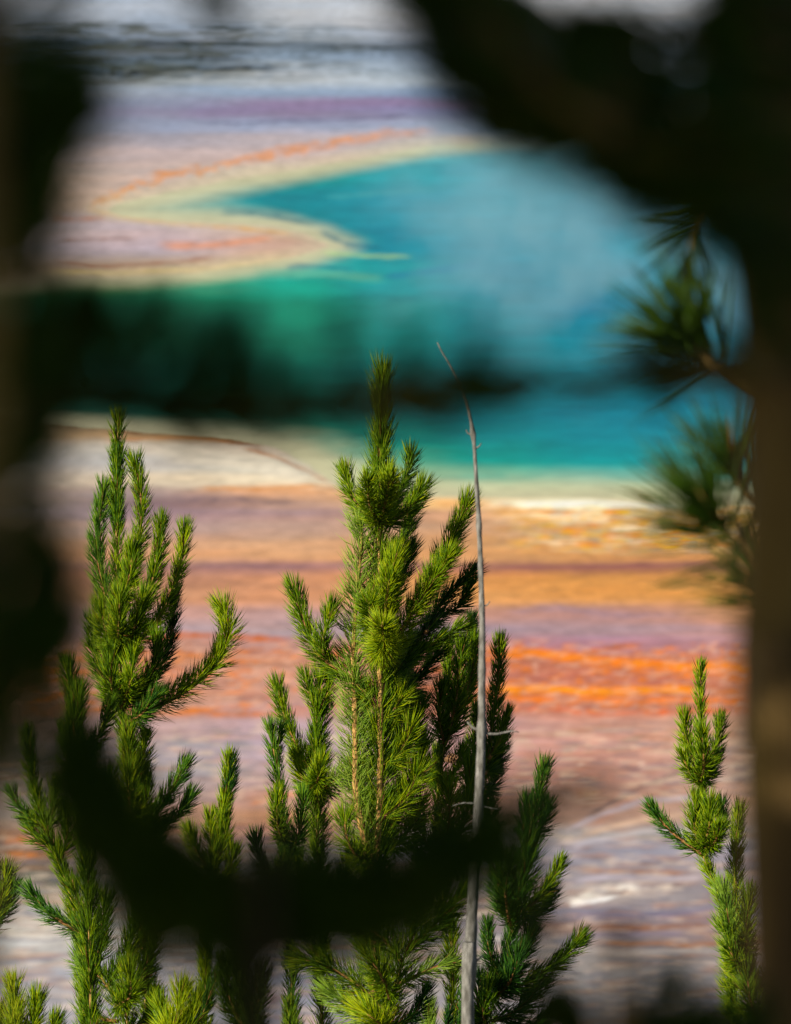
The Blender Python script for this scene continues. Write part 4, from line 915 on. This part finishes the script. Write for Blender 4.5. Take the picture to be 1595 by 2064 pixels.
b = P(-120, 2300, fd(3.6))
lt = fg_tree('pine_tree', 'blurred dark pine filling the left edge, one bough crossing the blue water', (b[0], b[1], hill(b[0], b[1])))
big_trunk(lt, [(-130, 2300), (-120, 1500), (-110, 700), (-120, 0), (-130, -2500)], 3.6, 0.036, 0.028)
left = [
  ([(-80, 420), (80, 360), (170, 260)], 3.8, D(L_mm=22, dens=1300)),
  ([(-80, 350), (60, 280), (160, 150)], 3.8, D(L_mm=22, dens=1300)),
  ([(-80, 560), (60, 500), (100, 400)], 3.8, D(L_mm=22, dens=1300)),
  ([(-80, 1000), (60, 940), (110, 840)], 3.8, D(L_mm=22, dens=1300)),
  ([(520, 840), (680, 815), (860, 812)], 3.8, D(L_mm=20, dens=1600, r_mm=5)),
  ([(-110, 60), (10, 20), (100, -10), (150, -60)], 3.8, D(L_mm=22, dens=900)),
  ([(-110, 120), (0, 110), (90, 90)], 3.8, D(L_mm=22, dens=1100)),
  ([(-110, 220), (0, 190), (120, 150)], 3.8, D(L_mm=20, dens=900)),
  ([(-60, 300), (80, 270), (160, 190)], 3.8, D(L_mm=20, dens=900)),
  ([(300, -180), (370, -90), (440, 0)], 3.8, D(L_mm=20, dens=900)),
  ([(-110, 520), (0, 430), (90, 330), (120, 230)], 3.6, D(L_mm=28)),
  ([(-110, 640), (-20, 560), (50, 470), (40, 350)], 3.6, D(L_mm=28)),
  ([(-110, 800), (0, 740), (60, 640), (50, 540)], 3.6, D(L_mm=28)),
  ([(-110, 980), (-10, 920), (60, 830), (50, 700)], 3.6, D(L_mm=28)),
  ([(-110, 1050), (-30, 1000), (20, 930)], 3.6, D(L_mm=26)),
  ([(-110, 420), (-20, 300), (30, 190)], 3.6, D(L_mm=28, dens=1000)),
  ([(-110, 160), (-20, 60), (50, -40), (80, -120)], 3.8, D(L_mm=26, dens=500)),
  ([(-110, 330), (20, 250), (110, 180)], 3.8, D(L_mm=24, dens=700)),
  ([(-110, 1480), (-10, 1380), (80, 1280), (115, 1150)], 3.4, D(L_mm=28)),
  ([(-110, 1330), (-20, 1280), (40, 1210)], 3.4, D(L_mm=28)),
  ([(-110, 1400), (20, 1360), (110, 1320)], 3.4, D(L_mm=22)),
  ([(-110, 1640), (-20, 1580), (20, 1500)], 3.6, D(L_mm=22, dens=900)),
  ([(-110, 1150), (0, 1080), (70, 1020)], 3.8, D(L_mm=18, dens=600)),
  # bough across the water
  ([(-110, 900), (120, 815), (360, 830), (600, 828), (820, 806), (960, 792)], 3.8, D(r_mm=7, r1=4, L_mm=24, dens=900)),
  ([(100, 830), (170, 760), (200, 690), (190, 630)], 3.8, D(L_mm=24, dens=1100)),
  ([(160, 840), (270, 780), (310, 710), (320, 650)], 3.8, D(L_mm=24, dens=1100)),
  ([(300, 850), (400, 800), (440, 740), (448, 690)], 3.8, D(L_mm=24, dens=1900)),
  ([(330, 850), (430, 850), (490, 800), (500, 740)], 3.8, D(L_mm=20, dens=1500)),
  ([(620, 830), (680, 770), (692, 710), (688, 650)], 3.8, D(L_mm=13, dens=900)),
  ([(500, 830), (560, 790), (580, 740)], 3.8, D(L_mm=14, dens=400)),
  ([(760, 800), (800, 770), (815, 730)], 3.8, D(L_mm=16, dens=400)),
  ([(860, 800), (920, 770), (950, 710)], 3.8, D(L_mm=16, dens=500)),
  ([(-50, 860), (80, 780), (120, 700)], 3.8, D(L_mm=26, dens=1200)),
  # up-curving bough on top edge
  ([(-60, 700), (60, 680), (150, 620)], 3.8, D(L_mm=20, dens=800)),
  ([(60, 840), (140, 740), (150, 650)], 3.8, D(L_mm=22, dens=1100)),
  ([(220, 840), (250, 760), (250, 680)], 3.8, D(L_mm=22, dens=1100)),
  ([(260, 850), (340, 800), (380, 730)], 3.8, D(L_mm=22, dens=1300)),
  ([(-110, 1250), (0, 1160), (60, 1120)], 3.4, D(L_mm=22)),
  ([(-110, 1500), (0, 1440), (40, 1380)], 3.4, D(L_mm=20, dens=900)),
  ([(-110, 1420), (60, 1340), (150, 1250)], 3.4, D(L_mm=18)),
  ([(240, -200), (330, -120), (400, -40)], 3.8, D(L_mm=22, dens=900)),
]
for i_, (p_, d_, kw) in enumerate(left):
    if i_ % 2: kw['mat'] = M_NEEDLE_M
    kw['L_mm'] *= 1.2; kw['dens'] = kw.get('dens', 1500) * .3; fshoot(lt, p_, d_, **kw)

b = P(600, 2700, fd(3.4))
lo = fg_tree('pine_tree', 'nearest blurred black bough sweeping in a U across the lower middle', (b[0], b[1], hill(b[0], b[1])))
big_trunk(lo, [(560, 2700), (505, 2300), (490, 1900)], 3.4, 0.006, 0.004, M_DARKWOOD)
low = [
  ([(495, 2300), (490, 2150), (480, 2000)], 3.4, D(L_mm=14, dens=1600)),
  ([(495, 2150), (520, 2020), (530, 1930)], 3.4, D(L_mm=12, dens=1300)),
  ([(520, 1900), (380, 1850), (260, 1760), (190, 1640), (160, 1540)], 3.4, D(r_mm=6, L_mm=22, dens=1800)),
  ([(520, 1900), (420, 1800), (300, 1720), (250, 1620)], 3.4, D(L_mm=22, dens=1800)),
  ([(520, 1900), (640, 1850), (800, 1800), (940, 1720), (1010, 1680)], 3.4, D(r_mm=6, L_mm=22, dens=1800)),
  ([(540, 1900), (680, 1880), (820, 1820), (900, 1760)], 3.4, D(L_mm=20, dens=1600)),
  ([(520, 1900), (450, 1830), (420, 1770)], 3.4, D(L_mm=22, dens=1800)),
  ([(530, 1900), (520, 1830), (540, 1780)], 3.4, D(L_mm=20, dens=1600)),
  ([(520, 1900), (600, 1820), (620, 1770)], 3.4, D(L_mm=18, dens=1300)),
  ([(520, 1900), (380, 1880), (300, 1830)], 3.4, D(L_mm=22, dens=1800)),
  ([(530, 2000), (480, 1960), (460, 1900)], 3.4, D(L_mm=16, dens=1200)),
  ([(560, 1880), (700, 1800), (760, 1770)], 3.4, D(L_mm=18, dens=1300)),
  ([(540, 1950), (620, 1900), (700, 1890)], 3.4, D(L_mm=18, dens=1300)),
  ([(500, 1900), (360, 1800), (240, 1700), (160, 1620)], 3.4, D(L_mm=22, dens=2000)),
  ([(500, 1880), (400, 1870), (340, 1900)], 3.4, D(L_mm=18, dens=1800)),
  ([(500, 1850), (560, 1790), (640, 1770)], 3.4, D(L_mm=20, dens=1800)),
  ([(600, 1870), (720, 1850), (840, 1850)], 3.4, D(L_mm=20, dens=1800)),
  ([(700, 1850), (820, 1770), (880, 1720)], 3.4, D(L_mm=20, dens=1800)),
  ([(860, 1800), (940, 1760), (990, 1740)], 3.4, D(L_mm=18, dens=1600)),
  ([(420, 1860), (300, 1760), (220, 1660), (190, 1560)], 3.4, D(L_mm=28, dens=2000)),
  ([(460, 1880), (340, 1800), (270, 1720), (230, 1640)], 3.4, D(L_mm=30, dens=2000)),
  ([(500, 1880), (430, 1830), (370, 1770)], 3.4, D(L_mm=28, dens=2000)),
  ([(480, 1900), (600, 1860), (700, 1830)], 3.4, D(L_mm=28, dens=2000)),
  ([(560, 1880), (700, 1850), (860, 1790)], 3.4, D(L_mm=26, dens=2000)),
  ([(300, 1800), (200, 1700), (140, 1500), (130, 1400)], 3.4, D(L_mm=14, dens=900)),
  ([(820, 1800), (900, 1700), (980, 1640)], 3.4, D(L_mm=14, dens=900)),
]
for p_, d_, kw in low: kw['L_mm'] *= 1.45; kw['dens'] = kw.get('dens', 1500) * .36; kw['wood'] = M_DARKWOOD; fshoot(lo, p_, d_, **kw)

b = P(1250, 2700, fd(4.2))
lr = fg_tree('pine_tree', 'faint blurred dark pine tips at the bottom right, left of the thick trunk', (b[0], b[1], hill(b[0], b[1])))
big_trunk(lr, [(1250, 2700), (1240, 2400), (1230, 2200)], 4.2, 0.010, 0.006)
for p_, kw in [
  ([(1230, 2200), (1200, 2110), (1170, 2030)], D(L_mm=20, dens=1300)),
  ([(1230, 2200), (1290, 2110), (1320, 2020), (1330, 1960)], D(L_mm=16, dens=1100)),
  ([(1230, 2200), (1380, 2110), (1450, 2050)], D(L_mm=22, dens=1400)),
  ([(1230, 2200), (1150, 2080), (1110, 1950), (1110, 1830)], D(L_mm=10, dens=700)),
  ([(1230, 2200), (1280, 2120), (1290, 2080)], D(L_mm=26, dens=1500)),
  ([(1230, 2200), (1180, 2140), (1130, 2060)], D(L_mm=30, dens=1300)),
  ([(1230, 2200), (1330, 2120), (1400, 2080)], D(L_mm=28, dens=1200)),
  ([(1230, 2200), (1360, 2080), (1380, 1990)], D(L_mm=20, dens=500)),
  ([(1300, 2200), (1460, 2140), (1520, 2060)], D(L_mm=24, dens=900)),
]: fshoot(lr, p_, 4.2, **kw)
fshoot(lr, [(1110, 1950), (1060, 1800), (1080, 1690), (1160, 1610), (1200, 1600)], 3.9, L_mm=16, dens=420, r_mm=2.6)
fshoot(lr, [(1110, 1950), (1040, 1780), (1030, 1660), (1080, 1600)], 3.9, L_mm=14, dens=360, r_mm=2.2)

# ---------------------------------------------------------------- unseen boughs added beside and above the view to keep the near boughs in shade
def in_view(p, m=0.10):
    q = p - CAM; f = q @ FWD
    return f > 0 and abs(q @ RT) < 0.05 * f + m and abs(q @ UP) < 0.0648 * f + m
def shade_boughs(tree, xr, yr, zr, n, axis_x):
    done = 0
    while done < n:
        p = np.array([random.uniform(*xr), random.uniform(*yr), 35 + random.uniform(*zr)])
        dr = np.array([math.copysign(1, p[0] - axis_x) * random.uniform(.1, 1), random.uniform(-1, 1), random.uniform(-.1, .7)]); dr /= np.linalg.norm(dr)
        q = p + dr * random.uniform(.28, .42); mdl = (p + q) / 2 - np.array([0, 0, .03])
        if any(in_view(t) for t in (p, mdl, q, p * .5 + mdl * .5, q * .5 + mdl * .5)): continue
        shoot(tree, [p, mdl, q], real=True, r=5, L=62, dens=1500, a0=62, a1=40, w=4.2, mat=M_NEEDLE_D, wood=M_OLD, segs=5); done += 1
def sun_blockers(tree, n, smin, smax, d0, d1, vlo=-500, vhi=2600):
    """unseen, added crown between the near pines and the sun"""
    done = 0; tries = 0
    while done < n and tries < 6000:
        tries += 1
        t = P(random.uniform(-200, 1800), random.uniform(vlo, vhi), random.uniform(d0, d1)); p = t + SUN * random.uniform(smin, smax)
        dr = np.array([random.uniform(-1, 1), random.uniform(-1, 1), random.uniform(-.3, .8)]); dr /= np.linalg.norm(dr)
        a = p - dr * .2; q = p + dr * .2; p = p - np.array([0, 0, .02])
        if any(in_view(x_, .06) for x_ in (a, p, q, a * .5 + p * .5, q * .5 + p * .5)): continue
        shoot(tree, [a, p, q], real=True, r=5, L=62, dens=1500, a0=66, a1=45, w=4.6, mat=M_NEEDLE_D, wood=M_OLD, segs=5); done += 1
sun_blockers(lt, 44, 0.45, 2.0, 1.8, 3.6)
sun_blockers(rt, 28, 0.35, 1.5, 1.8, 3.4)
sun_blockers(lo, 60, 0.40, 1.6, 1.8, 2.7, 1200, 2500)
shade_boughs(rt, (-0.7, 1.3), (0.2, 5.0), (0.35, 1.6), 25, 0.3)

# ---------------------------------------------------------------- steam drifting over the hot spring
def steam(label_kind, x, y, sx, sy, sz, dens, seed):
    n, m_ = 24, 12; V_ = []; F_ = []
    for j in range(m_ + 1):
        for i in range(n):
            th = math.pi / 2 * (1 - j / m_); a = 2 * math.pi * i / n; V_.append((x + sx * math.cos(th) * math.cos(a) if j < m_ + 1 else x, y + sy * math.cos(th) * math.sin(a), 0.15 + sz * math.sin(th)))
    for j in range(m_):
        for i in range(n): F_.append((j * n + i, (j + 1) * n + i, (j + 1) * n + (i + 1) % n, j * n + (i + 1) % n))
    V_.append((x, y, 0.15)); c = len(V_) - 1; F3_ = [(m_ * n + (i + 1) % n, m_ * n + i, c) for i in range(n)]
    m, t, b = new_mat('steam'); t.nodes.remove(b)
    v = node(t, 'ShaderNodeVolumePrincipled'); v.inputs['Color'].default_value = (0.40, 0.80, 1.0, 1); v.inputs['Anisotropy'].default_value = 0.0
    g = node(t, 'ShaderNodeNewGeometry'); mp = node(t, 'ShaderNodeMapping'); mp.inputs['Location'].default_value = (-x / sx, -y / sy, -0.15 / sz); mp.inputs['Scale'].default_value = (1 / sx, 1 / sy, 1 / sz)
    t.links.new(g.outputs['Position'], mp.inputs[0])
    ln = node(t, 'ShaderNodeVectorMath', operation='LENGTH'); t.links.new(mp.outputs[0], ln.inputs[0])
    fr = node(t, 'ShaderNodeMapRange', interpolation_type='SMOOTHSTEP'); fr.inputs[1].default_value = 1.0; fr.inputs[2].default_value = 0.1; fr.inputs[3].default_value = 0; fr.inputs[4].default_value = 1
    t.links.new(ln.outputs['Value'], fr.inputs[0])
    ns = node(t, 'ShaderNodeTexNoise'); ns.inputs['Scale'].default_value = 0.34; ns.inputs['Detail'].default_value = 4
    mp2 = node(t, 'ShaderNodeMapping'); mp2.inputs['Location'].default_value = (seed * 7, seed, 0); mp2.inputs['Scale'].default_value = (1, 0.25, 1.0); t.links.new(g.outputs['Position'], mp2.inputs[0]); t.links.new(mp2.outputs[0], ns.inputs[0])
    r2 = node(t, 'ShaderNodeMapRange'); r2.inputs[1].default_value = 0.46; r2.inputs[2].default_value = 0.58; r2.inputs[3].default_value = 0; r2.inputs[4].default_value = dens
    t.links.new(ns.outputs[0], r2.inputs[0])
    mu = node(t, 'ShaderNodeMath', operation='MULTIPLY'); t.links.new(fr.outputs[0], mu.inputs[0]); t.links.new(r2.outputs[0], mu.inputs[1]); t.links.new(mu.outputs[0], v.inputs['Density'])
    t.links.new(v.outputs[0], t.nodes['Material Output'].inputs['Volume'])
    o = mesh_obj('steam', V_, F_, F3_, m, smooth=False); tag(o, 'thin pale blue steam drifting over the right half of the turquoise pool', 'steam', kind='stuff'); return o
steam('', 9.0, 322, 13, 62, 7.5, 0.085, 3)
